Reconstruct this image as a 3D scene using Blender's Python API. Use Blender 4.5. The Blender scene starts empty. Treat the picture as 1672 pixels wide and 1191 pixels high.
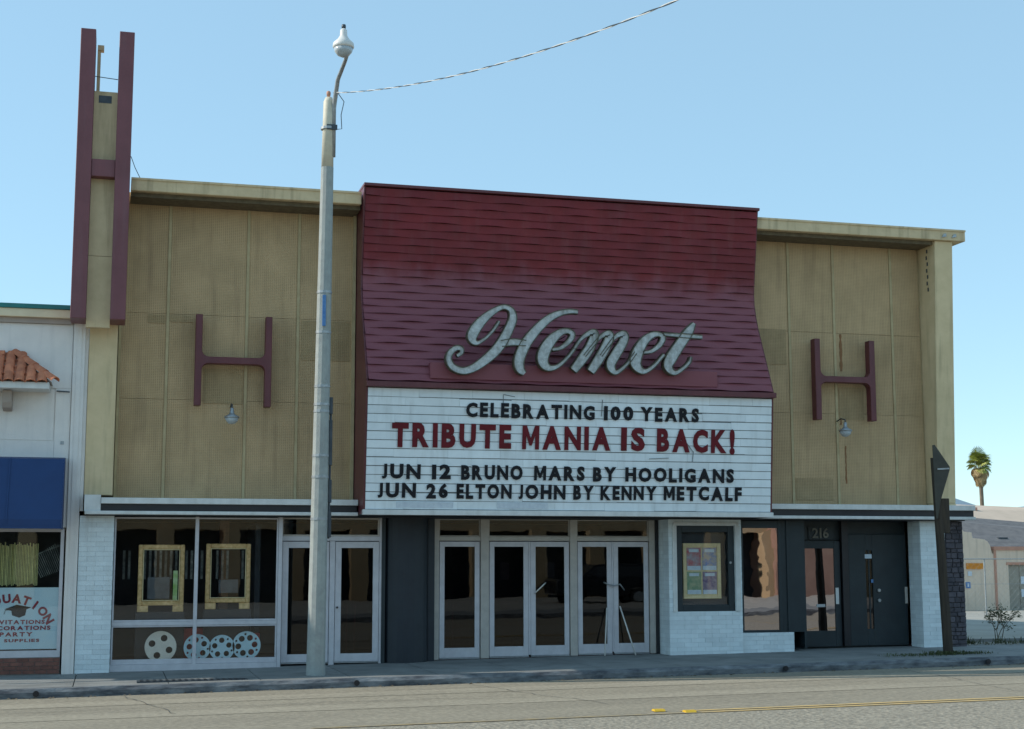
import bpy, bmesh, math, random
from mathutils import Vector, Matrix
R = math.radians
random.seed(7)
SC = bpy.context.scene
COL = SC.collection

# ------------------------------------------------------------------ camera, sky, sun, exposure
yaw, pit, rol = R(15.129), R(7.558), R(-0.080)
fwd = Vector((math.sin(yaw)*math.cos(pit), math.cos(yaw)*math.cos(pit), math.sin(pit)))
r0 = Vector((math.cos(yaw), -math.sin(yaw), 0)); u0 = r0.cross(fwd)
rt = r0*math.cos(rol) + u0*math.sin(rol); up = u0*math.cos(rol) - r0*math.sin(rol)
cam = bpy.data.objects.new('camera', bpy.data.cameras.new('camera'))
mw = Matrix((rt, up, -fwd)).transposed().to_4x4(); mw.translation = Vector((6.504, -28.0, 1.90))
cam.matrix_world = mw
cam.data.sensor_width = 36; cam.data.lens = 36*2410.75/1672
cam.data.clip_start = .1; cam.data.clip_end = 9000
COL.objects.link(cam); SC.camera = cam

SUN_AZ, SUN_EL = R(-75), R(34.5)          # azimuth from +y (into the picture), towards -x
w = bpy.data.worlds.new('World'); SC.world = w; w.use_nodes = True
nt = w.node_tree; nt.nodes.clear()
sky = nt.nodes.new('ShaderNodeTexSky'); sky.sky_type = 'NISHITA'; sky.sun_disc = False
sky.sun_elevation = SUN_EL; sky.sun_rotation = SUN_AZ
sky.air_density = 0.9; sky.dust_density = 0.0; sky.ozone_density = 1.5; sky.altitude = 450
bg = nt.nodes.new('ShaderNodeBackground'); bg.inputs['Strength'].default_value = 0.15
wo = nt.nodes.new('ShaderNodeOutputWorld')
hue = nt.nodes.new('ShaderNodeMix'); hue.data_type = 'RGBA'; hue.blend_type = 'MULTIPLY'; hue.inputs[0].default_value = 1; hue.inputs[7].default_value = (.97, 1.06, .95, 1)
nt.links.new(sky.outputs[0], hue.inputs[6]); flat = nt.nodes.new('ShaderNodeMix'); flat.data_type = 'RGBA'; flat.inputs[0].default_value = .62; flat.inputs[7].default_value = (1.60, 2.62, 3.42, 1)
nt.links.new(hue.outputs[2], flat.inputs[6]); nt.links.new(flat.outputs[2], bg.inputs['Color']); nt.links.new(bg.outputs[0], wo.inputs['Surface'])
sl = bpy.data.lights.new('sun', 'SUN'); sl.energy = 2.7; sl.angle = R(.53); sl.color = (1, .93, .82)
so = bpy.data.objects.new('sun', sl); COL.objects.link(so)
sdir = Vector((math.sin(SUN_AZ)*math.cos(SUN_EL), math.cos(SUN_AZ)*math.cos(SUN_EL), math.sin(SUN_EL)))
so.rotation_euler = (-sdir).to_track_quat('-Z', 'Y').to_euler(); so.location = (-30, 10, 30)
vs = SC.view_settings
SC.display_settings.display_device = 'sRGB'
vs.view_transform = 'Standard'; vs.look = 'None'; vs.gamma = 1; vs.use_curve_mapping = False
vs.exposure = 0.72

# ------------------------------------------------------------------ materials
MATS = {}
def fade_and_sheen(m, col, zmid):
    # paler lower field: faded paint plus sky sheen put into the colour, ragged edge
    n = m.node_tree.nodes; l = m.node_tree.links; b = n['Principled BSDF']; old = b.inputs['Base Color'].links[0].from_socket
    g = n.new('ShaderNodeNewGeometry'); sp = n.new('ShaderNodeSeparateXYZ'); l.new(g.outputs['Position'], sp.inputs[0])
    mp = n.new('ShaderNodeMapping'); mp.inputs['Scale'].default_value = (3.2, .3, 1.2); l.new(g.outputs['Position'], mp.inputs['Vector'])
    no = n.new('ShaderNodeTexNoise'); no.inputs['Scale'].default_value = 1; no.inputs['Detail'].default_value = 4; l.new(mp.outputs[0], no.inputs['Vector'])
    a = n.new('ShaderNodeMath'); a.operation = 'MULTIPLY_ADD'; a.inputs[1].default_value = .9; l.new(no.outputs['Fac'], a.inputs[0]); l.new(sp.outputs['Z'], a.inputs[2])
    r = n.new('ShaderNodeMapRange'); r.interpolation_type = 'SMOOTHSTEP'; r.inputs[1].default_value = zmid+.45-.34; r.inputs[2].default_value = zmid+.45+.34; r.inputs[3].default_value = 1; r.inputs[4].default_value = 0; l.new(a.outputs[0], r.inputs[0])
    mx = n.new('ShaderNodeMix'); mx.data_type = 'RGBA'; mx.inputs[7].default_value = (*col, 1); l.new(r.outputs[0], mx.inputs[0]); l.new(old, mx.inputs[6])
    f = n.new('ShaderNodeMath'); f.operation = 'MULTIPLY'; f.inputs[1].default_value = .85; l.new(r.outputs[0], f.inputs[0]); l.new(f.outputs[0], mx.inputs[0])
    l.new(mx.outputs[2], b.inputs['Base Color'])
def mat(name, c1, c2=None, scale=2.0, rough=.7, metal=0, bump=0, bscale=40, streak=None, rand=0, spec=.5, stretch=(1, 1, 1), mesh=0, detail=4, bdist=.01, speck=None):
    m = bpy.data.materials.new(name); m.use_nodes = True; n = m.node_tree.nodes; l = m.node_tree.links
    b = n['Principled BSDF']; b.inputs['Roughness'].default_value = rough; b.inputs['Metallic'].default_value = metal
    b.inputs['Specular IOR Level'].default_value = spec
    geo = n.new('ShaderNodeNewGeometry')
    mp = n.new('ShaderNodeMapping'); mp.inputs['Scale'].default_value = stretch; l.new(geo.outputs['Position'], mp.inputs['Vector'])
    c2 = c2 or tuple(x*.75 for x in c1)
    no = n.new('ShaderNodeTexNoise'); no.inputs['Scale'].default_value = scale; no.inputs['Detail'].default_value = detail + 2; no.inputs['Roughness'].default_value = .62
    l.new(mp.outputs[0], no.inputs['Vector'])
    rp = n.new('ShaderNodeMapRange'); rp.inputs[1].default_value = .34; rp.inputs[2].default_value = .66; l.new(no.outputs['Fac'], rp.inputs[0])
    mx = n.new('ShaderNodeMix'); mx.data_type = 'RGBA'; mx.inputs[6].default_value = (*c1, 1); mx.inputs[7].default_value = (*c2, 1); l.new(rp.outputs[0], mx.inputs[0])
    out = mx.outputs[2]
    if streak:                                   # (colour, strength): drips running down
        mp2 = n.new('ShaderNodeMapping'); mp2.inputs['Scale'].default_value = (7, 7, .55); l.new(geo.outputs['Position'], mp2.inputs['Vector'])
        n2 = n.new('ShaderNodeTexNoise'); n2.inputs['Scale'].default_value = 1; n2.inputs['Detail'].default_value = 5; l.new(mp2.outputs[0], n2.inputs['Vector'])
        r2 = n.new('ShaderNodeMapRange'); r2.inputs[1].default_value = .52; r2.inputs[2].default_value = .78; r2.inputs[4].default_value = streak[1]; l.new(n2.outputs['Fac'], r2.inputs[0])
        m2 = n.new('ShaderNodeMix'); m2.data_type = 'RGBA'; m2.inputs[7].default_value = (*streak[0], 1); l.new(r2.outputs[0], m2.inputs[0]); l.new(out, m2.inputs[6]); out = m2.outputs[2]
    if rand:
        oi = n.new('ShaderNodeObjectInfo'); r3 = n.new('ShaderNodeMapRange'); r3.inputs[3].default_value = 1-rand; r3.inputs[4].default_value = 1+rand*.6
        l.new(oi.outputs['Random'], r3.inputs[0]); h = n.new('ShaderNodeHueSaturation'); l.new(r3.outputs[0], h.inputs['Value']); l.new(out, h.inputs['Color']); out = h.outputs[0]
    if speck:
        n4 = n.new('ShaderNodeTexNoise'); n4.inputs['Scale'].default_value = speck[0]; n4.inputs['Detail'].default_value = 3; l.new(geo.outputs['Position'], n4.inputs['Vector'])
        r4 = n.new('ShaderNodeMapRange'); r4.inputs[1].default_value = .3; r4.inputs[2].default_value = .7; r4.inputs[3].default_value = 1-speck[1]; r4.inputs[4].default_value = 1+speck[1]; l.new(n4.outputs['Fac'], r4.inputs[0])
        h4 = n.new('ShaderNodeHueSaturation'); l.new(r4.outputs[0], h4.inputs['Value']); l.new(out, h4.inputs['Color']); out = h4.outputs[0]
    hgt = None
    if mesh:                                     # fine expanded-metal weave
        sp = n.new('ShaderNodeSeparateXYZ'); l.new(geo.outputs['Position'], sp.inputs[0]); vals = []
        for ax, k in (('X', mesh), ('Z', mesh*1.25)):
            mm = n.new('ShaderNodeMath'); mm.operation = 'MULTIPLY'; mm.inputs[1].default_value = k*math.tau; l.new(sp.outputs[ax], mm.inputs[0])
            ss = n.new('ShaderNodeMath'); ss.operation = 'SINE'; l.new(mm.outputs[0], ss.inputs[0]); vals.append(ss)
        mu = n.new('ShaderNodeMath'); mu.operation = 'MAXIMUM'; l.new(vals[0].outputs[0], mu.inputs[0]); l.new(vals[1].outputs[0], mu.inputs[1])
        rr = n.new('ShaderNodeMapRange'); rr.inputs[1].default_value = -.9; rr.inputs[2].default_value = 1; rr.inputs[3].default_value = .78; rr.inputs[4].default_value = 1.08; l.new(mu.outputs[0], rr.inputs[0])
        h = n.new('ShaderNodeHueSaturation'); l.new(rr.outputs[0], h.inputs['Value']); l.new(out, h.inputs['Color']); out = h.outputs[0]; hgt = mu.outputs[0]
    l.new(out, b.inputs['Base Color'])
    if bump:
        bn = n.new('ShaderNodeTexNoise'); bn.inputs['Scale'].default_value = bscale; bn.inputs['Detail'].default_value = 5; l.new(mp.outputs[0], bn.inputs['Vector'])
        bp = n.new('ShaderNodeBump'); bp.inputs['Strength'].default_value = bump; bp.inputs['Distance'].default_value = bdist
        l.new(hgt if hgt is not None else bn.outputs['Fac'], bp.inputs['Height']); l.new(bp.outputs[0], b.inputs['Normal'])
    MATS[name] = m; return m
def glass(name, refl, tint, col=(1, 1, 1), wave=.0012):
    m = bpy.data.materials.new(name); m.use_nodes = True; n = m.node_tree.nodes; l = m.node_tree.links; n.clear()
    o = n.new('ShaderNodeOutputMaterial'); mx = n.new('ShaderNodeMixShader'); t = n.new('ShaderNodeBsdfTransparent'); g = n.new('ShaderNodeBsdfGlossy')
    t.inputs[0].default_value = (*tint, 1); g.inputs[0].default_value = (*col, 1); g.inputs['Roughness'].default_value = .01
    lw = n.new('ShaderNodeLayerWeight'); lw.inputs[0].default_value = .12
    mr = n.new('ShaderNodeMapRange'); mr.inputs[3].default_value = refl; mr.inputs[4].default_value = 1; l.new(lw.outputs['Fresnel'], mr.inputs[0])
    geo = n.new('ShaderNodeNewGeometry'); no = n.new('ShaderNodeTexNoise'); no.inputs['Scale'].default_value = 1.7; l.new(geo.outputs['Position'], no.inputs['Vector'])
    bp = n.new('ShaderNodeBump'); bp.inputs['Distance'].default_value = wave; bp.inputs['Strength'].default_value = .5; l.new(no.outputs['Fac'], bp.inputs['Height']); l.new(bp.outputs[0], g.inputs['Normal'])
    l.new(mr.outputs[0], mx.inputs[0]); l.new(t.outputs[0], mx.inputs[1]); l.new(g.outputs[0], mx.inputs[2]); l.new(mx.outputs[0], o.inputs[0])
    MATS[name] = m; return m

cream = mat('cream_paint', (.70, .55, .34), (.60, .465, .275), 3, .75, bump=.25, bscale=30, streak=((.16, .12, .06), .55))
creamfin = mat('cream_fin_paint', (.74, .58, .35), (.64, .50, .29), 2.5, .75, bump=.25, bscale=30, streak=((.17, .13, .07), .4))
meshp = mat('khaki_mesh_panel', (.56, .39, .215), (.45, .315, .17), 1.3, .8, bump=.5, mesh=26, streak=((.20, .13, .07), .35), rand=.05, bdist=.006)
batt = mat('batten_paint', (.52, .42, .24), (.42, .33, .18), 4, .75, streak=((.26, .12, .05), .35))
rustm = mat('rust_stain', (.27, .12, .05), (.22, .13, .06), 9, .9)
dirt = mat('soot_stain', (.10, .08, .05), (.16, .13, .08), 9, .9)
maroon = mat('maroon_paint', (.14, .030, .036), (.105, .022, .028), 2, .42, bump=.2, bscale=25, streak=((.17, .07, .075), .35))
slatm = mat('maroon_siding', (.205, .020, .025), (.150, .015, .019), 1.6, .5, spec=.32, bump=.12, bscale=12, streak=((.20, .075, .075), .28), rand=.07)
fade_and_sheen(slatm, (.25, .085, .105), 7.45)
pylonm = mat('pylon_maroon', (.20, .065, .075), (.155, .048, .056), 1.2, .5, bump=.2, bscale=20, streak=((.19, .09, .10), .45))
board = mat('letter_board_white', (.84, .91, .94), (.77, .84, .87), 4, .38, rand=.07, streak=((.36, .38, .36), .28))
rail = mat('letter_rail', (.24, .27, .28), (.15, .17, .18), 8, .5)
blackl = mat('black_letter', (.008, .009, .013), (.014, .014, .019), 5, .6, spec=.25)
redl = mat('dark_red_letter', (.16, .012, .020), (.12, .009, .015), 6, .6, spec=.25)
faded = mat('faded_blue_grey', (.58, .62, .62), (.36, .38, .37), 14, .6, streak=((.14, .13, .09), .7), rand=.06)
canm = mat('tarnished_can', (.13, .125, .08), (.05, .048, .035), 16, .55)
whitebr = mat('white_painted_brick', (.80, .88, .90), (.73, .81, .83), 5, .7, bump=.4, bscale=60, rand=.09, streak=((.42, .42, .38), .25))
mortar = mat('painted_mortar', (.64, .71, .73), (.56, .62, .64), 6, .85)
white = mat('white_trim', (.74, .75, .73), (.62, .63, .61), 5, .5, streak=((.35, .34, .30), .3))
black = mat('black_fascia', (.012, .013, .017), (.02, .02, .024), 5, .4)
alum = mat('aluminium_frame', (.64, .63, .66), (.55, .54, .57), 6, .42, metal=.1)
almc = mat('aluminium_frame_dull', (.54, .50, .45), (.45, .42, .38), 6, .5, metal=.1)
teal = mat('dark_teal_paint', (.018, .030, .036), (.013, .022, .027), 3, .5, bump=.2, bscale=30)
darkp = mat('dark_slate_paint', (.022, .030, .040), (.017, .023, .031), 3, .55, bump=.2, bscale=25)
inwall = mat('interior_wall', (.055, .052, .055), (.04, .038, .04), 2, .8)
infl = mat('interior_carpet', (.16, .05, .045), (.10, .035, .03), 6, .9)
redw = mat('red_bench', (.50, .045, .05), (.36, .03, .035), 4, .6)
woodi = mat('interior_wood', (.22, .10, .045), (.14, .06, .03), 6, .5, stretch=(1, 1, 6))
gold = mat('gilded_frame', (.92, .62, .30), (.62, .38, .14), 14, .4, metal=.1)
goldp = mat('pale_gold_frame', (.82, .66, .38), (.70, .56, .30), 12, .5)
reelw = mat('cream_reel', (.86, .78, .66), (.78, .70, .60), 9, .5)
reelb = mat('blue_white_reel', (.60, .80, .86), (.50, .70, .78), 9, .5)
concrete = mat('pavement_concrete', (.24, .245, .235), (.16, .165, .16), 1.6, .9, bump=.35, bscale=60, rand=.08)
joint = mat('pavement_joint', (.09, .09, .085), (.06, .06, .055), 6, .95)
kerbm = mat('kerb_concrete', (.22, .235, .245), (.055, .06, .07), 2.6, .9, bump=.8, bscale=11, stretch=(1, 3, 3))
kerbt = mat('kerb_worn_paint', (.50, .51, .49), (.22, .23, .23), 4.5, .85, bump=.4, bscale=20)
asph = mat('road_asphalt', (.275, .242, .180), (.225, .198, .148), .9, .95, bump=.9, bscale=38, stretch=(.25, 1, 1), bdist=.02, detail=8, speck=(14, .22))
asph2 = mat('road_asphalt_coarse', (.288, .257, .198), (.236, .211, .164), 8, .95, bump=1, bscale=16, bdist=.03, detail=8, speck=(18, .42))
asph3 = mat('road_wheel_track', (.315, .277, .208), (.262, .232, .174), 1.4, .95, bump=.8, bscale=38, stretch=(.2, 1, 1), bdist=.02, detail=8, speck=(14, .2))
yellowf = mat('faint_yellow_line', (.36, .27, .13), (.24, .215, .165), 6, .85, bump=.4, bscale=30)
yellow = mat('worn_yellow_line', (.60, .41, .15), (.40, .31, .17), 5, .85, bump=.4, bscale=30)
yelm = mat('yellow_marker', (.75, .48, .03), (.6, .36, .02), 8, .5)
groundm = mat('dry_ground', (.26, .235, .19), (.20, .18, .14), .05, .95, bump=.5, bscale=4)
lotm = mat('lot_concrete', (.36, .345, .30), (.27, .26, .23), .5, .92, bump=.4, bscale=20)
polem = mat('pole_concrete', (.36, .39, .37), (.29, .31, .30), 7, .75, bump=.5, bscale=60, streak=((.42, .40, .34), .4))
polec = mat('pole_cream', (.70, .65, .52), (.58, .53, .42), 6, .6)
steel = mat('galvanised_steel', (.42, .44, .45), (.30, .32, .33), 14, .45, metal=.6)
dsteel = mat('dark_conduit', (.07, .085, .10), (.045, .055, .065), 9, .5, metal=.3)
lampw = mat('lamp_white', (.78, .76, .72), (.66, .64, .60), 9, .35)
lensm = mat('lamp_lens', (.50, .54, .56), (.40, .45, .48), 9, .2)
bluest = mat('blue_sticker', (.05, .16, .42), (.10, .25, .50), 14, .5)
nbwall = mat('stucco_offwhite', (.84, .80, .76), (.77, .735, .70), 2.4, .85, bump=.5, bscale=70, streak=((.48, .47, .46), .3))
nbcream = mat('cornice_cream', (.80, .68, .47), (.72, .60, .41), 4, .7)
tealc = mat('teal_coping', (.02, .20, .19), (.015, .15, .15), 4, .5)
taupe = mat('taupe_band', (.42, .35, .30), (.37, .31, .27), 4, .8)
tile = mat('clay_tile', (.66, .24, .12), (.46, .15, .08), 7, .8, rand=.22, bump=.3, bscale=30)
blue = mat('blue_awning', (.007, .042, .150), (.006, .034, .125), 1.5, .62, bump=.15, bscale=60)
brickr = mat('red_brick', (.25, .105, .075), (.17, .075, .06), 9, .85, rand=.2, bump=.4, bscale=50)
mortr = mat('grey_mortar', (.27, .25, .23), None, 9, .95)
signb = mat('sign_pale_blue', (.62, .80, .88), (.72, .84, .88), 3, .5)
fringe = mat('yellow_fringe', (.80, .74, .32), (.58, .55, .24), 9, .7, rand=.3)
fringd = mat('silver_fringe', (.34, .36, .33), (.10, .12, .12), 9, .5, rand=.3)
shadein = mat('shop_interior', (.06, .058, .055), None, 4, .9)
stone = mat('dark_stone_veneer', (.12, .105, .12), (.06, .056, .068), 5, .85, rand=.35, bump=.7, bscale=22)
stonej = mat('stone_mortar', (.10, .10, .11), None, 5, .95)
brown = mat('weathered_brown_timber', (.060, .045, .030), (.035, .027, .02), 6, .85, bump=.6, bscale=12, stretch=(4, 4, .5))
dplate = mat('dull_sign_back', (.060, .058, .045), (.04, .04, .032), 7, .65)
leafg = mat('weed_green', (.055, .085, .022), (.09, .095, .035), 9, .8, rand=.3)
twig = mat('dry_twig', (.14, .11, .07), (.09, .07, .045), 9, .9)
palmg = mat('palm_green', (.24, .30, .05), (.42, .42, .11), 1.2, .6, rand=.35)
palmt = mat('palm_dry_skirt', (.55, .42, .22), (.42, .30, .15), 2, .85, rand=.3)
trunk = mat('palm_trunk', (.22, .17, .12), (.15, .115, .085), 3, .9, bump=.5, bscale=9)
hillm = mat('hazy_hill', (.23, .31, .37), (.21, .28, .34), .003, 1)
shedw = mat('adobe_wall', (.80, .64, .50), (.72, .57, .44), 1.2, .9, bump=.4, bscale=30, streak=((.24, .20, .16), .35))
shedt = mat('terracotta_trim', (.58, .30, .21), (.48, .25, .18), 3, .8)
roofl = mat('pale_roof', (.58, .46, .36), (.50, .40, .31), 1, .95, bump=.4, bscale=12)
roofd = mat('grey_shingles', (.17, .165, .165), (.115, .115, .12), 3, .95, rand=.12, bump=.4, bscale=20)
orange = mat('orange_sign', (.75, .28, .01), (.62, .2, .01), 9, .6)
gdoor = mat('roller_door', (.36, .33, .27), (.30, .27, .22), 4, .7)
paper = mat('paper', (.55, .56, .55), (.42, .44, .46), 12, .8)
posterA = mat('poster_blue', (.08, .22, .55), (.60, .46, .26), 9, .5)
posterB = mat('poster_red', (.50, .09, .09), (.40, .42, .45), 9, .5)
posterC = mat('poster_green', (.16, .30, .18), (.50, .48, .30), 8, .5)
posterD = mat('poster_violet', (.14, .08, .20), (.42, .34, .36), 9, .5)
posterE = mat('poster_lime', (.28, .50, .10), (.60, .72, .40), 7, .5)
white2 = mat('poster_white', (.66, .74, .80), (.55, .62, .70), 12, .5)
grim = mat('grey_monitor', (.10, .11, .12), (.06, .065, .075), 5, .4)
oppw = mat('opposite_cream_stucco', (.50, .38, .23), (.42, .32, .19), .6, .85)
oppd = mat('opposite_dark_glass', (.05, .06, .07), None, 1, .3)
oppr = mat('opposite_tower', (.34, .22, .17), (.28, .17, .13), 1, .85)
carp = mat('dark_car_paint', (.012, .014, .018), (.016, .018, .022), 2, .25)
tyre = mat('tyre', (.02, .02, .02), None, 5, .8)
digm = mat('number_metal', (.20, .19, .15), (.13, .12, .10), 9, .5)
G_CLEAR = glass('window_glass', .028, (.97, .98, .98))
G_DARK = glass('tinted_door_glass', .035, (.34, .33, .34))
G_MIRR = glass('mirror_film_glass', .42, (.10, .10, .11), (1, .90, .91), .003)
G_LITE = glass('door_lite_glass', .10, (.10, .10, .11), (.95, .88, .90), .003)
G_SHOP = glass('shop_glass', .04, (.93, .95, .95))

# ------------------------------------------------------------------ object helpers
W = {}
def link(o, parent=None):
    COL.objects.link(o)
    if parent is not None: o.parent = parent
def tagg(o, label=None, cat=None, group=None, kind=None):
    if label: o['label'] = label
    if cat: o['category'] = cat
    if group: o['group'] = group
    if kind: o['kind'] = kind
    return o
def thing(name, loc, label, cat, group=None):
    o = bpy.data.objects.new(name, None); o.location = loc; o.empty_display_size = .2; link(o); W[o.name] = Vector(loc)
    return tagg(o, label, cat, group)
class MB:
    def __init__(s): s.v = []; s.f = []
    def add(s, vs_, fs_):
        n = len(s.v); s.v += [tuple(p) for p in vs_]; s.f += [tuple(i+n for i in f) for f in fs_]; return s
    def box(s, x0, x1, y0, y1, z0, z1):
        return s.add([(x0,y0,z0),(x1,y0,z0),(x1,y1,z0),(x0,y1,z0),(x0,y0,z1),(x1,y0,z1),(x1,y1,z1),(x0,y1,z1)],
                     [(0,3,2,1),(4,5,6,7),(0,1,5,4),(1,2,6,5),(2,3,7,6),(3,0,4,7)])
    def prism(s, poly, axis, a, b):     # poly: list of 2D points; axis 'x': (y,z), 'y': (x,z), 'z': (x,y)
        n = len(poly)
        def P(q, t): return (t, q[0], q[1]) if axis == 'x' else ((q[0], t, q[1]) if axis == 'y' else (q[0], q[1], t))
        vs_ = [P(q, a) for q in poly] + [P(q, b) for q in poly]
        return s.add(vs_, [tuple(range(n)), tuple(range(2*n-1, n-1, -1))] + [(i, i+n, (i+1) % n+n, (i+1) % n) for i in range(n)])
    def tube(s, pts, r, n=8):
        pts = [Vector(p) for p in pts]; rs = r if isinstance(r, (list, tuple)) else [r]*len(pts); base = len(s.v); prev = None
        for i, p in enumerate(pts):
            d = (pts[min(i+1, len(pts)-1)] - pts[max(i-1, 0)]).normalized()
            if prev is None: a = d.orthogonal().normalized()
            else: a = (prev - d*prev.dot(d)).normalized()
            prev = a; b = d.cross(a)
            for k in range(n):
                t = math.tau*k/n; s.v.append(tuple(p + (a*math.cos(t) + b*math.sin(t))*rs[i]))
        for i in range(len(pts)-1):
            for k in range(n):
                s.f.append((base+i*n+k, base+i*n+(k+1) % n, base+(i+1)*n+(k+1) % n, base+(i+1)*n+k))
        s.f.append(tuple(base+k for k in range(n-1, -1, -1))); s.f.append(tuple(base+(len(pts)-1)*n+k for k in range(n)))
        return s
    def lathe(s, prof, c, n=16, axis='z'):
        base = len(s.v); c = Vector(c)
        for (rr, h) in prof:
            for k in range(n):
                t = math.tau*k/n; x, y = rr*math.cos(t), rr*math.sin(t)
                s.v.append(tuple(c + (Vector((x, y, h)) if axis == 'z' else Vector((x, h, y)))))
        for i in range(len(prof)-1):
            for k in range(n): s.f.append((base+i*n+k, base+i*n+(k+1) % n, base+(i+1)*n+(k+1) % n, base+(i+1)*n+k))
        s.f.append(tuple(base+k for k in range(n-1, -1, -1))); s.f.append(tuple(base+(len(prof)-1)*n+k for k in range(n)))
        return s
    def mesh(s, name, m, off=(0, 0, 0)):
        me = bpy.data.meshes.new(name); ox, oy, oz = off
        me.from_pydata([(a-ox, b-oy, c-oz) for a, b, c in s.v], [], s.f); me.update()
        bm = bmesh.new(); bm.from_mesh(me); bmesh.ops.recalc_face_normals(bm, faces=bm.faces); bm.to_mesh(me); bm.free()
        if m: me.materials.append(m)
        return me
    def build(s, name, m, parent=None, smooth=False, bevel=0, base=None, **kw):
        off = W[parent.name] if parent is not None else Vector(base or (0, 0, 0))
        o = bpy.data.objects.new(name, s.mesh(name, m, off))
        if parent is None: o.location = off
        link(o, parent); W[o.name] = Vector(off)
        if smooth:
            for p in o.data.polygons: p.use_smooth = True
        if bevel:
            bv = o.modifiers.new('bevel', 'BEVEL'); bv.width = bevel; bv.segments = 1; bv.limit_method = 'ANGLE'
        return tagg(o, **kw) if kw else o
def inst(name, me, loc, parent, scale=(1, 1, 1), rot=(0, 0, 0)):
    o = bpy.data.objects.new(name, me); o.location = Vector(loc) - (W[parent.name] if parent is not None else Vector()); o.scale = scale; o.rotation_euler = rot
    link(o, parent); W[o.name] = Vector(loc); return o
def copy_tree(o, loc=None, parent=None):
    c = o.copy(); link(c)
    if parent is not None: c.parent = parent
    for ch in o.children: copy_tree(ch, None, c)
    if loc is not None: c.location = loc; W[c.name] = Vector(loc)
    else: W[c.name] = W[o.name]
    return c
def B(name, m, parent, *a, **k): return MB().box(*a).build(name, m, parent, **k)
def ghost_curve(splines, depth):
    """filled outline with holes -> solid mesh data in x/z, thickness depth along y"""
    cu = bpy.data.curves.new('c', 'CURVE'); cu.dimensions = '2D'; cu.fill_mode = 'BOTH'; cu.extrude = depth/2
    for sp in splines:
        s = cu.splines.new('POLY'); s.points.add(len(sp)-1); s.use_cyclic_u = True
        for p, q in zip(s.points, sp): p.co = (q[0], q[1], 0, 1)
    o = bpy.data.objects.new('c', cu); COL.objects.link(o); dg = bpy.context.evaluated_depsgraph_get(); dg.update()
    me = bpy.data.meshes.new_from_object(o.evaluated_get(dg)); bpy.data.objects.remove(o); bpy.data.curves.remove(cu)
    vs_ = [(v.co.x, -v.co.z, v.co.y) for v in me.vertices]; fs_ = [tuple(p.vertices) for p in me.polygons]; bpy.data.meshes.remove(me)
    return vs_, fs_
GL = {}
def glyph(ch, bold=.028):
    """outline of one character, solid, height 1, thickness 1 (y from 0 to -1)"""
    if (ch, bold) in GL: return GL[(ch, bold)]
    if ch == 'M':
        w_ = .13+bold*1.7
        poly = [(0, 0), (w_, 0), (w_, .60), (.47-w_*.28, .16), (.47+w_*.28, .16), (.94-w_, .60), (.94-w_, 0), (.94, 0), (.94, 1), (.94-w_*1.1, 1), (.47, .46), (w_*1.1, 1), (0, 1)]
        mb = MB().prism(poly, 'y', -1, 0); GL[(ch, bold)] = (mb.v, mb.f, .94); return GL[(ch, bold)]
    cu = bpy.data.curves.new('t', 'FONT'); cu.body = ch; cu.size = 1; cu.extrude = .5; cu.offset = bold; cu.resolution_u = 3
    o = bpy.data.objects.new('t', cu); COL.objects.link(o); dg = bpy.context.evaluated_depsgraph_get(); dg.update()
    me = bpy.data.meshes.new_from_object(o.evaluated_get(dg)); bpy.data.objects.remove(o); bpy.data.curves.remove(cu)
    P = [v.co.copy() for v in me.vertices]; F = [tuple(p.vertices) for p in me.polygons]; bpy.data.meshes.remove(me)
    x0 = min(p.x for p in P); x1 = max(p.x for p in P); y0 = min(p.y for p in P); y1 = max(p.y for p in P)
    if ch in ',.!': y0, y1 = (0 if ch != ',' else y0), .73
    k = 1/(y1-y0); out = ([((p.x-x0)*k, -(p.z+.5), (p.y-y0)*k) for p in P], F, (x1-x0)*k)
    GL[(ch, bold)] = out; return out
def word(txt, x0, x1, z0, h, y, depth, m, parent, name='letter', bold=.028, gap=.16, tilt=None, jitter=0):
    bd = [bold*(.8 if c in 'NK' else 1) for c in txt]; ws = [glyph(c, b_)[2]*h for c, b_ in zip(txt, bd)]; nat = sum(ws) + gap*h*(len(txt)-1); k = (x1-x0)/nat; x = x0
    for c, wd, b_ in zip(txt, ws, bd):
        V_, F_, _ = glyph(c, b_); dz = random.uniform(-jitter, jitter); dr = random.uniform(-jitter, jitter)*1.2
        pts = []
        for (a, b, cc) in V_:
            X = x + a*h*k + dr*cc*h; Z = z0 + cc*h + dz
            Y = (y(Z) if callable(y) else y) + b*depth
            pts.append((X, Y, Z))
        MB().add(pts, F_).build(name, m, parent); x += (wd + gap*h)*k
def gz(x): return .0107*(min(max(x, -60), 24) - 15)

# ------------------------------------------------------------------ setting: ground, lot, road, pavement, hills
def sheet(name, xs, ys, zf, m, **kw):
    v = [(x, y, zf(x, y)) for y in ys for x in xs]; n = len(xs)
    f = [(j*n+i, j*n+i+1, (j+1)*n+i+1, (j+1)*n+i) for j in range(len(ys)-1) for i in range(n-1)]
    return MB().add(v, f).build(name, m, None, **kw)
def lotz(x, y): return gz(x) - .016*min(max(y, 0), 60)
sheet('ground', [-6000, -60, 24, 100, 400, 6000], [-6000, -400, -60, 0, 60, 400, 6000], lambda x, y: lotz(x, y) - .25, groundm, kind='structure')
sheet('parking_lot', [24.05, 40, 90], [.35, 20, 60], lambda x, y: lotz(x, y) - .004, lotm, kind='structure')
KY = -3.03; FY = -21.0
def rz(x, y): return gz(x) - .15 + .10*(1 - abs((y+12)/9))*.6
xr = [-60, 24, 120]
sheet('road', xr, [FY, -16.5, -12, -7.5, -5.2, KY], rz, asph, kind='structure')
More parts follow.
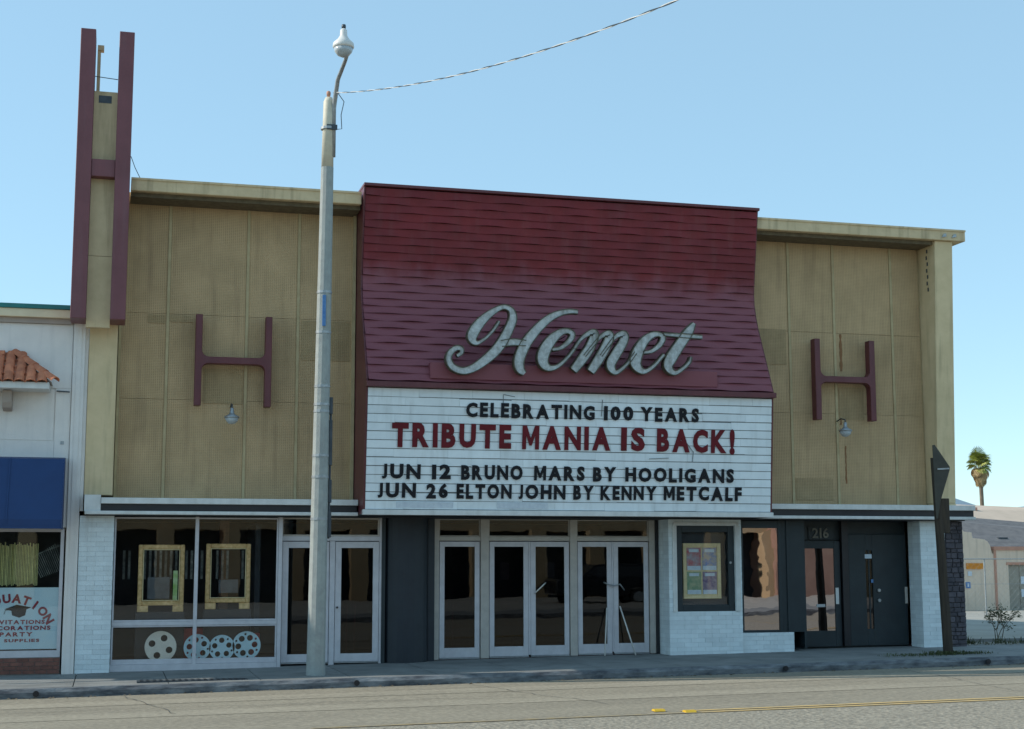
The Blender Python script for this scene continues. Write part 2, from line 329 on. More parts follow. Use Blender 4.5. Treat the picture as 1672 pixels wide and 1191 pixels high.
for ya, yb in ((-4.9, -4.1), (-6.9, -6.1)):
    sheet('road_wear_track', xr, [ya-.0, yb], lambda x, y: rz(x, y)+.004, asph3, kind='structure')
sheet('centre_lane', xr, [-14.6, -12, -9.35], lambda x, y: rz(x, y)+.004, asph2, kind='structure')
def line(x0, x1, ya, yb, yellow=yellow):
    sheet('yellow_line', [x0, min(max(24, x0+.01), x1-.01), x1] if x1 > 24 > x0 else [x0, x1], [ya, yb], lambda x, y: rz(x, y)+.008, yellow, kind='structure')
line(14.2, 100, -9.26, -9.14); line(9.0, 14.19, -9.26, -9.14, yellowf); line(14.0, 100, -9.02, -8.90); line(-40, 100, -14.9, -14.8)
mk = MB().prism([(-.06, 0), (.06, 0), (.035, .02), (-.035, .02)], 'x', -.06, .06).mesh('marker', yelm)
for i, (x, y) in enumerate([(13.72, -8.86), (14.05, -9.15)]):
    o = inst('road_marker', mk, (x, y, rz(x, y)+.008), None, scale=(1.25, 1.2, 1.3))
    tagg(o, ['yellow raised road marker left of the pair on the asphalt beside the yellow line', 'yellow raised road marker on the yellow line, right one of the pair'][i], 'road marker', 'raised markers on the road')

ck = MB()
def crack(x, y, dx, dy, n):
    L = []
    for i in range(n): L.append((x, y)); x += dx*random.uniform(.5, 1.3)+random.gauss(0, .03); y += dy*random.uniform(.5, 1.3)+random.gauss(0, .05)
    for (a, b), (c, d) in zip(L, L[1:]):
        w_ = random.uniform(.004, .009); t = Vector((c-a, d-b)).normalized(); nx_, ny_ = -t.y*w_, t.x*w_
        ck.add([(a-nx_, b-ny_, rz(a, b)+.012), (c-nx_, d-ny_, rz(c, d)+.012), (c+nx_, d+ny_, rz(c, d)+.012), (a+nx_, b+ny_, rz(a, b)+.012)], [(0, 1, 2, 3)])
crack(4.6, -5.6, .16, -.01, 60); crack(12.4, -3.3, .05, -.28, 20); crack(20.5, -3.3, -.04, -.26, 22); crack(6.8, -3.2, .03, -.25, 16)
ck.build('road_cracks', joint, None, label='thin dark cracks wandering over the asphalt lanes', cat='cracks', kind='stuff')
pv = MB(); pv.add([(-60, KY+.14, gz(-60)-.03), (24, KY+.14, gz(24)-.03), (120, KY+.14, gz(24)-.03), (120, 3.0, gz(24)-.03), (24, 3, gz(24)-.03), (-60, 3, gz(-60)-.03)], [(0, 1, 4, 5), (1, 2, 3, 4)])
pave = pv.build('sidewalk', joint, None, kind='structure')
def slabmesh(L, D, x):
    s = .0107 if x < 23.9 else 0
    m = MB(); g = .008
    v = []
    for zz in (-.08, 0):
        v += [(g, g, zz+s*g), (L-g, g, zz+s*g), (L-g, D-g, zz+s*L), (L-g, D-g, zz+s*L)][:3] + [(g, D-g, zz+s*g)]
    v = [(p[0], p[1], p[2] if abs(p[0]-g) < 1e-6 else (-.08 if i < 4 else 0)+s*(L-g)) for i, p in enumerate(v)]
    m.add(v, [(0, 3, 2, 1), (4, 5, 6, 7), (0, 1, 5, 4), (1, 2, 6, 5), (2, 3, 7, 6), (3, 0, 4, 7)])
    return m.mesh('slab', concrete)
sa, sb = slabmesh(1.5, 1.45, 0), slabmesh(1.5, 1.45, 30); sc_, sd = slabmesh(1.5, 2.05, 0), slabmesh(1.5, 2.05, 30)
for i in range(-2, 30):
    x = i*1.5
    fl = x >= 24
    inst('slab', sb if fl else sa, (x, KY+.14, gz(x)), pave); inst('slab', sd if fl else sc_, (x, KY+1.59, gz(x)), pave)
# kerb with worn edge
kb = MB()
xs = [-12 + .25*i for i in range(0, 281)]
def kpt(x, j):
    n = .012*math.sin(x*3.1) + .01*math.sin(x*7.7+1) + random.uniform(-.008, .008)
    b = gz(x) - .15
    return [(x, KY-.02+n*.4, b-.12), (x, KY-.01+n, b+.09), (x, KY+.035+n, b+.148+n*.3), (x, KY+.132, b+.150), (x, KY+.132, b-.12)][j]
v = []; f = []
for i, x in enumerate(xs):
    v += [kpt(x, j) for j in range(5)]
    if i:
        a = (i-1)*5; b_ = i*5
        f += [(a+j, b_+j, b_+j+1, a+j+1) for j in range(4)]
kerb = MB().add(v, f).build('kerb', kerbm, None, kind='structure')
for x in (5.45, 10.55, 18.35, 22.5):
    MB().lathe([(.048, -.02), (.048, .01), (.036, .01), (.036, -.015)], (x, KY-.05, gz(x)-.075), 14, 'y').build('drain_hole', black, kerb)
# dirt and leaves lying in the gutter
dm = MB()
for i in range(420):
    x = random.uniform(3, 27); y = KY - .03 - abs(random.gauss(0, .09)); z = rz(x, y)+.006; a = random.uniform(0, 6.3); s = random.uniform(.01, .035)
    dm.add([(x+s*math.cos(a), y+s*math.sin(a), z), (x-s*math.sin(a), y+s*math.cos(a), z+s*.6), (x-s*math.cos(a), y-s*math.sin(a), z+.003)], [(0, 1, 2)])
dm.build('gutter_litter', twig, None, label='dry leaves and grit lying in the gutter along the kerb', cat='litter', kind='stuff')
# iron grate strip set in the pavement on the left
gr = thing('pavement_grate', (7.9, -2.45, gz(7.9)+.002), 'long dark iron grate set in the pavement left of the street lamp', 'grate')
B('frame', dsteel, gr, 7.0, 8.8, -2.6, -2.3, gz(7)+.0, gz(8.8)+.006)
for i in range(17): B('bar', black, gr, 7.05+i*.103, 7.10+i*.103, -2.57, -2.33, gz(8.8)+.007, gz(8.8)+.014)
# hills on the horizon
v = []; f = []; N = 60
for i in range(N+1):
    a = R(-12 + i*2.0 - 10); dd = 5200; x = 6.5 + dd*math.sin(R(15)+a); y = -28 + dd*math.cos(R(15)+a)
    h = 240 + 45*math.sin(i*.55) + 28*math.sin(i*1.7+1) + 16*math.sin(i*3.1)
    v += [(x, y, -30), (x*.985, y*.985, h*.55), (x*1.03, y*1.03, h)]
    if i: a_ = (i-1)*3; b_ = i*3; f += [(a_, b_, b_+1, a_+1), (a_+1, b_+1, b_+2, a_+2)]
MB().add(v, f).build('hills', hillm, None, kind='structure')

# ------------------------------------------------------------------ THEATRE BUILDING
TH = thing('theatre_building', (15, 0, 0), 'khaki panelled cinema front with cream cornice, white brick piers and glass doors', 'building')
# shell
B('wall', cream, TH, 6.0, 6.2, .60, 26, -.2, 8.6); B('wall', cream, TH, 23.62, 23.85, .62, 26, -.2, 8.6)
B('wall', cream, TH, 6.2, 23.62, 25.8, 26, -.2, 8.6); B('roof', roofl, TH, 6.2, 23.62, .60, 25.8, 8.35, 8.5)
B('upper_wall', batt, TH, 6.2, 23.62, .44, .59, 2.74, 8.6)
B('soffit', darkp, TH, 6.05, 24.0, -.1, 4.2, 2.715, 2.735)
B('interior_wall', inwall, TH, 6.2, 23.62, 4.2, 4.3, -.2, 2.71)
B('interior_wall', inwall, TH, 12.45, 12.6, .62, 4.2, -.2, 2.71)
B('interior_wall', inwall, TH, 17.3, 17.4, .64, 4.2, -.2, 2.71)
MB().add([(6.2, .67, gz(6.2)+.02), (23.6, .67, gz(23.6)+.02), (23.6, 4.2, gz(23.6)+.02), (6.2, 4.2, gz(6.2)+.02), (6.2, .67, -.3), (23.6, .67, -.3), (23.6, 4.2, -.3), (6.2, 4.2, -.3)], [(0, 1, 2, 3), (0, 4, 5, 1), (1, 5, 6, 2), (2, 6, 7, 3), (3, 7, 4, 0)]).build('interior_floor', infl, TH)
B('display_floor', darkp, TH, 6.6, 9.55, .22, .66, -.1, .03)

# panels between battens, three tiers
def field(xs, tiers):
    for i in range(len(xs)-1):
        for k in range(len(tiers)-1):
            g = .003; dy = random.uniform(0, .006)
            B('panel', meshp, TH, xs[i]+.03, xs[i+1]-.03, .400+dy, .439, tiers[k]+g, tiers[k+1]-g)
    for x in xs[1:-1]: B('batten', batt, TH, x-.027, x+.027, .385, .4395, tiers[0], tiers[-1])
field([6.52, 7.42, 8.90, 9.88, 10.96], [3.05, 4.92, 6.55, 8.66]); field([19.24, 20.29, 21.34, 22.72, 23.42], [3.05, 4.98, 6.72, 8.66])
B('trim', batt, TH, 10.93, 10.985, .30, .438, 3.05, 8.66); B('trim', batt, TH, 6.53, 6.575, .33, .384, 3.05, 8.66)
# stains with a shape of their own: dry rust runs and patched squares
def stain(m, cx, z0, z1, wd, yy=.382):
    n = 14; L = []; Rr = []
    for i in range(n+1):
        z = z0+(z1-z0)*i/n; ww = wd*(.35+.65*random.random())
        L.append((cx-ww/2+random.uniform(-.01, .01), z)); Rr.append((cx+ww/2, z))
    MB().prism(L+Rr[::-1], 'y', yy, yy+.003).build('stain', m, TH)
stain(rustm, 21.48, 5.9, 6.7, .07, .397-.003); stain(rustm, 21.43, 4.75, 5.3, .05, .394); stain(rustm, 21.52, 3.5, 4.3, .04, .394)
def patch(m, x0, x1, z0, z1): B('patch', m, TH, x0, x1, .392, .3985, z0, z1)
mp1 = mat('patched_mesh_dark', (.44, .31, .165), (.35, .25, .13), 2.5, .8, bump=.5, mesh=26, bdist=.006, streak=((.12, .08, .04), .4))
patch(mp1, 8.12, 8.85, 4.86, 5.52); patch(mp1, 9.95, 10.90, 5.75, 6.52); patch(mp1, 21.40, 21.98, 4.86, 5.55); patch(mp1, 19.30, 20.2, 6.0, 6.75); patch(mp1, 7.05, 7.37, 6.36, 6.52); patch(mp1, 7.47, 7.9, 6.40, 6.52); patch(mp1, 20.35, 21.2, 3.15, 3.6)
# cornice
for x0, x1 in ((6.66, 10.975), (19.24, 24.14)):
    B('cornice', cream, TH, x0, x1, -.35, .60, 8.72, 8.95, bevel=.012)
    B('cornice_drip', cream, TH, x0, x1, -.37, -.33, 8.925, 8.965)
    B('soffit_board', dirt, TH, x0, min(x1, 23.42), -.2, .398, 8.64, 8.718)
B('parapet_cap', cream, TH, 6.2, 23.6, .62, .95, 8.5, 8.92)
# fins
MB().prism([(0, 3.09), (-.28, 8.715), (.59, 8.715), (.59, 3.09)], 'x', 23.43, 23.86).build('fin', creamfin, TH, bevel=.01)
B('fin', creamfin, TH, 6.01, 6.515, 0, .59, 3.09, 8.9, bevel=.01)
B('fin_foot', white, TH, 6.03, 6.315, -.29, -.002, 2.795, 3.085); B('fin_foot', creamfin, TH, 23.44, 23.85, -.02, .4, 2.95, 3.088)
for x, z in ((23.62, 8.83), (23.86, 8.83)): MB().prism([(x-.06, z-.05), (x+.05, z-.03), (x+.04, z+.04), (x-.02, z+.02)], 'y', -.375, -.352).build('bracket', steel, TH)
for k in range(7): B('hook', dsteel, TH, 23.418, 23.428, .02+.03*(k % 2), .06+.03*(k % 2), 8.5-k*.14, 8.58-k*.14)
# canopy strip
def canopy(xa, xb, xw0):
    B('canopy', black, TH, xa, xb-.02, -.28, .38, 2.80, 2.925)
    B('canopy_lip', white, TH, xa-.0, xb, -.33, .384, 2.927, 3.035, bevel=.006)
    B('canopy_lip', white, TH, xw0, xb, -.33, .40, 2.735, 2.797, bevel=.006)
canopy(6.32, 10.985, 6.04); canopy(19.22, 24.12, 19.22)
# brick piers
def brick_block(x0, x1, y0, y1, z1, zb=None, hole=None, side=None, name='brick_pier', L=.30):
    H = .0875; zb = gz(x0)-.02 if zb is None else zb
    core = MB()
    if hole is None: core.box(x0, x1, y0+.006, y1, zb, z1)
    else:
        hx0, hx1, hz0, hz1 = hole
        core.box(x0, hx0, y0+.006, y1, zb, z1).box(hx1, x1, y0+.006, y1, zb, z1).box(hx0, hx1, y0+.0062, y1-.001, zb, hz0)
        if hz1 < z1-.03: core.box(hx0, hx1, y0+.0062, y1-.001, hz1, z1)
    p = core.build(name, mortar, TH)
    full = MB().box(.003, L-.003, 0, .02, .0025, H-.0025).mesh('brick', whitebr)
    row = 0; z = zb
    while z < z1-.03:
        h = min(H, z1-z)
        off = -(L/2 if row % 2 else 0); x = x0+off
        while x < x1-.01:
            a, b = max(x, x0), min(x+L, x1)
            segs = [(a, b)]
            if hole and z+h > hole[2]+.01 and z < hole[3]-.01:
                segs = [(a, min(b, hole[0])), (max(a, hole[1]), b)]
            for (a, b) in segs:
                if b-a > .03: inst('brick', full, (a, y0-.003+random.uniform(-.002, .002), z), p, scale=((b-a)/L, 1, h/H))
            x += L
        if side is not None:        # the return face that shows
            xs_, sgn = side; y = y0-.003
            while y < y1-.05:
                yy = min(y+L, y1)
                o = inst('brick', full, (xs_, y if sgn > 0 else yy, z), p, scale=((yy-y)/L, 1, h/H), rot=(0, 0, math.pi/2 if sgn > 0 else -math.pi/2)); y += L
        z += H; row += 1
    return p
brick_block(5.955, 6.565, 0, .38, 2.715)
brick_block(22.985, 23.56, 0, .50, 2.715, side=(22.980, -1))
# booth: left block with the framed case, low wall to its right
brick_block(17.33, 18.90, 0, .60, 2.715, hole=(17.49, 18.75, .88, 2.59), side=(17.325, -1))
brick_block(18.90, 20.03, .012, .50, .44)
# stone end pier
sp = B('stone_pier', stonej, TH, 23.575, 24.0, .02, .58, -.05, 2.71)
z = .02
while z < 2.68:
    h = random.uniform(.07, .13); x = 23.58; h = min(h, 2.70-z)
    while x < 23.97:
        ww = min(random.uniform(.09, .22), 23.995-x)
        if 23.995-x-ww < .06: ww = 23.995-x
        B('stone', stone, sp, x+.006, x+ww-.006, -.01+random.uniform(-.012, .012), .03, z+.005, z+h-.005, bevel=.01); x += ww
    z += h
# black curved pilaster between the two sets of doors
poly = [(11.62+.43+.43*math.cos(a), .42-.42*math.sin(a)*.75) for a in [math.pi*i/12 for i in range(12, -1, -1)]]
poly = [(11.62, .62)] + [(x, y) for x, y in poly] + [(12.48, .62)]
MB().prism(poly, 'z', gz(12)-.02, 2.714).build('pilaster', darkp, TH)
B('pilaster_strip', teal, TH, 11.55, 11.617, .25, .6, gz(11)-.01, 2.712)
B('side_wall', darkp, TH, 12.49, 12.62, .42, .61, gz(12)-.01, 2.712)
B('side_wall', black, TH, 17.25, 17.315, .55, .8, gz(17)-.01, 2.712)

# windows and doors
def frame_mesh(x0, x1, z0, z1, s, y0, y1, sb=None, st=None):
    sb = s if sb is None else sb; st = s if st is None else st
    return MB().box(x0, x0+s, y0, y1, z0, z1).box(x1-s, x1, y0, y1, z0, z1).box(x0+s, x1-s, y0+.001, y1-.001, z0, z0+sb).box(x0+s, x1-s, y0+.001, y1-.001, z1-st, z1)
def door(x0, x1, z0, z1, y, s, m, g, sb=.16, st=.12, handle=None):
    d = frame_mesh(x0, x1, z0, z1, s, y, y+.05, sb, st).build('door', m, TH, bevel=.004)
    B('pane', g, d, x0+s, x1-s, y+.02, y+.026, z0+sb, z1-st)
    B('threshold', steel, d, x0, x1, y-.02, y+.06, z0-.025, z0-.004)
    if handle: 
        hx = x1-s/2 if handle > 0 else x0+s/2
        MB().tube([(hx, y-.005, .95), (hx, y-.045, .98), (hx, y-.045, 1.25), (hx, y-.005, 1.28)], .009, 6).build('handle', steel, d, smooth=True)
    return d
def fixed(x0, x1, z0, z1, y, s, m, g, **k):
    w_ = frame_mesh(x0, x1, z0, z1, s, y, y+.06, **k).build('window', m, TH, bevel=.004)
    B('pane', g, w_, x0+s, x1-s, y+.025, y+.031, z0+(k.get('sb') or s), z1-s); return w_
# left shop window (y .12)
yw = .12
for x0, x1 in ((6.575, 8.055), (8.055, 9.555)):
    fixed(x0, x1, .80, 2.70, yw, .03, alum, G_CLEAR); fixed(x0, x1, gz(7)+.12, .73, yw, .03, alum, G_CLEAR, sb=.09)
    B('mid_rail', alum, TH, x0, x1, yw-.012, yw+.07, .732, .798)
for x in (8.055, ): B('mullion', alum, TH, x-.033, x+.033, yw-.02, yw+.08, gz(8)+.0, 2.713, bevel=.004)
B('mullion', alum, TH, 9.558, 9.63, yw-.02, .36, gz(9)+.0, 2.713, bevel=.004)
B('sill', alum, TH, 6.57, 9.555, yw-.03, yw+.1, gz(8)-.01, gz(7)+.118)
# left pair of doors (y .3)
yd = .28
for x0, x1, hs in ((9.655, 10.54, 1), (10.66, 11.50, -1)):
    door(x0, x1, gz(10)+.06, 2.26, yd, .115, alum, G_DARK, handle=0, sb=.15)
B('door_frame', alum, TH, 9.632, 11.525, yd+.003, yd+.08, 2.275, 2.36); B('door_frame', alum, TH, 10.55, 10.65, yd-.01, yd+.08, gz(10), 2.27); B('door_frame', alum, TH, 11.505, 11.548, yd-.01, yd+.08, gz(10), 2.712)
fixed(9.632, 11.503, 2.362, 2.712, yd, .03, almc, G_CLEAR)
MB().lathe([(.02, -.03), (.02, .0)], (10.70, yd, 1.02), 10, 'y').build('lock', black, TH)
# middle doors (y .6)
ym = .60; zb = gz(15)+.02
XD = [(12.76, 13.57), (13.77, 14.57), (14.62, 15.42), (15.60, 16.32), (16.36, 17.11)]
DD = []
for i, (a, b) in enumerate(XD): DD.append(door(a, b, zb+.02+.0107*(a-15), 2.27, ym, .10, alum, G_DARK, sb=.19, st=.10))
for x0, x1 in ((12.625, 12.745), (13.585, 13.755), (15.435, 15.585), (17.125, 17.248)):
    B('door_frame', almc, TH, x0, x1, ym-.03, ym+.09, gz(x0)+.01, 2.712, bevel=.005)
for x0, x1 in ((12.747, 13.583), (13.757, 15.433), (15.587, 17.123)):
    B('transom_rail', almc, TH, x0, x1, ym-.01, ym+.08, 2.285, 2.37, bevel=.004)
    fixed(x0, x1, 2.372, 2.712, ym+.01, .018, almc, G_CLEAR)
B('astragal', alum, DD[1], 14.575, 14.615, ym+.004, ym+.05, .05, 2.27); B('astragal', alum, DD[3], 16.325, 16.355, ym+.004, ym+.05, .08, 2.27)
MB().tube([(14.70, ym-.01, 1.25), (14.71, ym-.07, 1.28), (14.84, ym-.08, 1.40), (14.92, ym-.02, 1.46)], .013, 6).build('handle', lampw, DD[2], smooth=True)
MB().tube([(16.14, ym-.02, 1.46), (16.22, ym-.07, 1.42), (16.34, ym-.075, 1.39), (16.47, ym-.07, 1.42), (16.58, ym-.02, 1.30)], .014, 6).build('lock_bar', steel, DD[3], smooth=True)
def leaf_notice(x0, x1, z0, z1, m, label, y=ym+.012):
    MB().box(x0, x1, y, y+.003, z0, z1).build('notice', m, None, base=((x0+x1)/2, y, z0), label=label, cat='notice')
leaf_notice(14.93, 15.12, 1.56, 1.86, paper, 'white paper notice taped inside the third glass door of the main entrance', ym+.03)
leaf_notice(16.02, 16.18, 1.50, 1.80, grim, 'dim grey notice taped inside the fourth glass door of the main entrance', ym+.03)
leaf_notice(14.0, 14.18, 1.52, 1.86, posterD, 'dim reddish poster taped inside the second glass door of the main entrance', ym+.03)
for i, (xa, xb_, z1_) in enumerate(((16.05, 16.20, .95), (16.70, 16.48, .98))):
    MB().tube([(xa, .28, gz(16)+.012), (xb_, ym-.025, z1_)], .014, 6).build('door_prop', lampw, None, smooth=True, base=(xa, .28, gz(16)),
        label=['thin pale prop leaning on the fourth glass door, left one of two', 'thin pale prop leaning on the last glass door of the main entrance'][i], cat='prop', group='props leaning on the entrance doors')
# booth display case
bw = frame_mesh(17.49, 18.75, .88, 2.59, .13, .02, .12).build('display_case', teal, TH, bevel=.006)
B('case_back', darkp, bw, 17.60, 18.64, .20, .22, 1.0, 2.48); B('pane', G_CLEAR, bw, 17.62, 18.62, .07, .075, 1.01, 2.46)
MB().box(17.42, 18.82, -.035, .02, 2.592, 2.66).box(18.755, 18.86, -.035, .02, .88, 2.591).box(17.40, 17.486, -.035, .02, .88, 2.591).build('case_trim', white, bw)
pf = thing('framed_poster', (18.08, .12, 1.13), 'pale gold framed board of four small film posters in the dark booth case', 'framed poster')
frame_mesh(17.67, 18.49, 1.13, 2.24, .075, .10, .14).build('frame', goldp, pf, bevel=.006)
B('backing', goldp, pf, 17.74, 18.42, .125, .135, 1.2, 2.17)
for x0, z0, m in ((17.755, 1.70, posterB), (18.095, 1.70, posterA), (17.755, 1.22, posterC), (18.095, 1.22, posterD)):
    q = B('poster', m, pf, x0, x0+.31, .119, .123, z0, z0+.45)
    B('caption_strip', white2, q, x0+.01, x0+.30, .115, .1185, z0+.0, z0+.085); B('title_strip', white2, q, x0+.05, x0+.26, .115, .1185, z0+.36, z0+.42)
MB().lathe([(.025, -.02), (.025, .0)], (18.66, .02, 1.85), 10, 'y').build('lock', steel, bw)
# mirror-film window beside the booth and the two dark doors
mw_ = frame_mesh(18.905, 19.80, .45, 2.70, .055, .05, .12, sb=.04, st=.15).build('window', teal, TH, bevel=.004)
B('pane', G_MIRR, mw_, 18.96, 19.745, .08, .086, .49, 2.55)
B('panel_wall', teal, TH, 19.80, 20.31, .10, .16, .443, 2.712); B('panel_batten', teal, TH, 19.94, 19.99, .075, .0995, .443, 2.71); B('panel_wall', teal, TH, 20.31, 20.36, .10, .66, .10, 2.712)
B('door_surround', teal, TH, 20.362, 23.0, .66, .72, gz(20), 2.712)
d1 = frame_mesh(20.42, 21.42, gz(21)+.03, 2.32, .0, .60, .655).build('door_casing', teal, TH)
d1 = MB().box(20.42, 20.50, .60, .655, .10, 2.30).box(21.28, 21.42, .60, .655, .10, 2.30).box(20.5, 21.28, .601, .654, .10, .43).box(20.5, 21.28, .601, .654, 2.14, 2.30).build('door', teal, TH, bevel=.005)
B('pane', G_MIRR, d1, 20.50, 21.28, .62, .627, .43, 2.14)
B('hinge_plate', white, d1, 21.29, 21.36, .585, .598, .98, 1.32)
for z_ in (1.02, 1.37): MB().lathe([(.035, -.03), (.035, .0), (.02, .0)], (20.455, .60, z_), 12, 'y').build('lock', steel, d1)
B('sticker', bluest, d1, 20.53, 20.575, .612, .616, 1.42, 1.48)
B('sticker', paper, d1, 20.85, 21.05, .612, .616, .92, .98)
d2 = MB().box(21.60, 22.0, .57, .655, .11, 2.44).box(22.16, 22.96, .57, .655, .11, 2.44).box(22.0, 22.16, .571, .654, .11, .46).box(22.0, 22.16, .571, .654, 2.1, 2.44).build('door', teal, TH, bevel=.005)
B('pane', G_LITE, d2, 22.0, 22.16, .60, .607, .46, 2.1); B('glazing_bar', teal, d2, 22.07, 22.10, .59, .598, .46, 2.1)
B('sticker', white2, d2, 21.98, 22.14, .560, .568, 1.93, 2.02)
for z_ in (1.05, 1.26): MB().lathe([(.035, -.04), (.035, .0), (.02, .0)], (22.28, .57, z_), 12, 'y').build('lock', steel, d2)
B('sticker', bluest, d2, 22.11, 22.16, .562, .5695, 1.42, 1.49); B('hinge_plate', almc, d2, 22.90, 22.96, .556, .568, .98, 1.33)
B('door_post', black, TH, 21.44, 21.585, .54, .655, .11, 2.712)
hn = B('house_number', teal, TH, 20.72, 21.28, .640, .6595, 2.33, 2.60)
word('216', 20.80, 21.18, 2.36, .21, .638, .02, digm, hn, name='digit', bold=.02)

# window display
bench = thing('red_bench', (8.3, .9, .02), 'low red bench behind the film reels in the shop window', 'bench')
B('seat', redw, bench, 7.3, 9.3, .70, 1.1, .42, .54); B('front', redw, bench, 7.35, 9.25, .73, .76, .02, .42); B('cushion', redw, bench, 7.9, 9.0, .72, 1.05, .541, .64)
B('pillar', woodi, TH, 8.62, 8.80, 2.2, 2.4, 0, 2.7)
def picframe(x0, x1, z0, z1, label, inner):
    t = thing('gilded_frame', ((x0+x1)/2, .5, z0), label, 'picture frame', 'gilded frames in the shop window')
    f_ = frame_mesh(x0, x1, z0+.12, z1, .085, .48, .53).build('frame', gold, t, bevel=.012)
    frame_mesh(x0+.085, x1-.085, z0+.205, z1-.085, .016, .465, .485).build('inner_moulding', goldp, t)
    MB().box(x0, x0+.2, .48, .54, z0, z0+.119).box(x1-.2, x1, .48, .54, z0, z0+.119).build('foot', gold, t, bevel=.01)
    B('plinth', black, t, x0-.02, x1+.02, .46, .62, .03, z0-.002)
    for args in inner: B('picture', args[0], t, *args[1:])
picframe(7.02, 7.86, .96, 2.20, 'gilded picture frame with a lime green figure in the left bay of the shop window', [(posterE, 7.66, 7.74, .50, .52, 1.18, 1.72), (grim, 7.2, 7.6, .55, .56, 1.2, 1.6)])
picframe(8.25, 9.08, 1.0, 2.22, 'gilded picture frame with a grey screen in the right bay of the shop window', [(grim, 8.50, 8.86, .55, .57, 1.30, 1.55)])
B('curtain', darkp, TH, 9.20, 9.30, .9, 2.6, .05, 2.6)
vals = []
for i in range(26):   # added strips behind the frames, in place of reflected columns
    x = 6.75+i*.098
    if random.random() < .2: continue
    vals.append(B('reflection_strip', fringd, TH, x, x+.045, 1.6, 1.62, 1.55, 2.10))
def reel(cx, cz, r, holes, m, label, rot=.3, small=0):
    circ = lambda x, z, rr, n: [(x+rr*math.cos(math.tau*k/n), z+rr*math.sin(math.tau*k/n)) for k in range(n)]
    sp_ = [circ(0, 0, r, 40)] + [circ(.58*r*math.cos(rot+math.tau*k/holes), .58*r*math.sin(rot+math.tau*k/holes), .215*r, 14) for k in range(holes)]
    if small: sp_ += [circ(.80*r*math.cos(rot+math.tau*(k+.5)/holes), .80*r*math.sin(rot+math.tau*(k+.5)/holes), .085*r, 10) for k in range(holes)]
    V_, F_ = ghost_curve(sp_, .006)
    t = thing('film_reel', (cx, .33, cz-r), label, 'film reel', 'film reels in the shop window')
    for yy in (.30, .345): MB().add([(a+cx, b+yy, c+cz) for a, b, c in V_], F_).build('flange', m, t)
    MB().lathe([(.10*r, -.006), (.30*r, -.006), (.30*r, .05), (.10*r, .05)], (cx, .30, cz), 20, 'y').build('hub', m, t)
    return t
reel(7.46, .335, .285, 4, reelw, 'cream film reel with four round holes, leftmost in the shop window', 1.2)
reel(8.12, .31, .245, 5, reelb, 'pale blue film reel half behind the middle bar of the shop window', .5, 1)
reel(8.57, .30, .235, 5, reelb, 'pale blue film reel with five holes, third from the left in the shop window', .35, 1)
reel(9.02, .335, .26, 6, reelb, 'large pale blue film reel with many slots, rightmost in the shop window', .1, 1)
# lobby contents seen through the door glass
lb = thing('lobby_counter', (15, 2.8, .05), 'brown counter inside the lobby behind the main entrance doors', 'counter')
B('front', woodi, lb, 13.2, 16.8, 2.7, 3.2, .05, 1.05); B('top', darkp, lb, 13.1, 16.9, 2.6, 3.3, 1.052, 1.1)
for i, x in enumerate((12.95, 13.25, 10.95, 11.12, 11.3)):
    o = MB().lathe([(.10, 0), (.10, .03), (.02, .04), (.02, .95), (.035, 1.0), (0.01, 1.03)], (x, 1.5+.1*i, gz(x)+.03), 12).build('rope_post', redw, None, smooth=True, base=(x, 1.5+.1*i, gz(x)+.03))
    tagg(o, ['dark red rope post inside the first glass door of the main entrance, left one', 'dark red rope post inside the first glass door of the main entrance, right one', 'dark red rope post inside the glass door right of the lamp pole, left of three', 'dark red rope post inside the glass door right of the lamp pole, middle of three', 'dark red rope post inside the glass door right of the lamp pole, right of three'][i], 'post', 'rope posts in the lobby')

# ------------------------------------------------------------------ H wall emblems and wall lamps
def emblem(x0, x1, z0, z1, wb, label):
    zc0, zc1 = z0+.80, z0+.93; r_ = .13
    def arc(cx, cz, a0, a1): return [(cx+r_*math.cos(R(a0+(a1-a0)*i/5)), cz+r_*math.sin(R(a0+(a1-a0)*i/5))) for i in range(6)]
    xi0, xi1 = x0+wb, x1-wb
    poly = [(x0, z0), (xi0, z0), (xi0, zc0-r_)] + arc(xi0+r_, zc0-r_, 180, 90) + arc(xi1-r_, zc0-r_, 90, 0) + [(xi1, z0), (x1, z0), (x1, z1), (xi1, z1)] \
         + arc(xi1-r_, zc1+r_, 0, -90) + arc(xi0+r_, zc1+r_, 270, 180) + [(xi0, z1), (x0, z1)]
    o = MB().prism(poly, 'y', .10, .30).build('wall_letter', maroon, None, base=(x0, .3, z0), bevel=.008)
    tagg(o, label, 'letter sign', 'maroon letter signs on the khaki panels')
    pin = MB()
    for xx in (x0+wb/2, x1-wb/2):
        for zz in (z0+.2, z1-.2): pin.tube([(xx, .30, zz), (xx, .40, zz)], .012, 6)
    pin.build('stand_off', dsteel, o)
emblem(7.93, 9.36, 4.79, 6.52, .125, 'large maroon letter H on the khaki panels left of the street lamp')
emblem(20.72, 22.12, 4.82, 6.54, .125, 'large maroon letter H on the khaki panels right of the marquee')
def walllamp(x, z, label):
    t = thing('wall_lamp', (x, .39, z), label, 'wall lamp', 'wall lamps under the letter signs')
    MB().tube([(x, .39, z+.22), (x, .2, z+.26), (x, .02, z+.22), (x, .02, z+.14)], .014, 6).build('arm', dsteel, t, smooth=True)
    MB().lathe([(.02, .17), (.035, .16), (.04, .08), (.06, .05), (.145, .0), (.145, -.02)], (x, .02, z), 18).build('shade', steel, t, smooth=True)
    MB().lathe([(.13, -.02), (.11, -.08), (.06, -.13), (.015, -.14)], (x, .02, z), 18).build('globe', lensm, t, smooth=True)
walllamp(8.63, 4.58, 'grey bell shaped wall lamp under the left letter H'); walllamp(21.33, 4.60, 'grey bell shaped wall lamp under the right letter H')

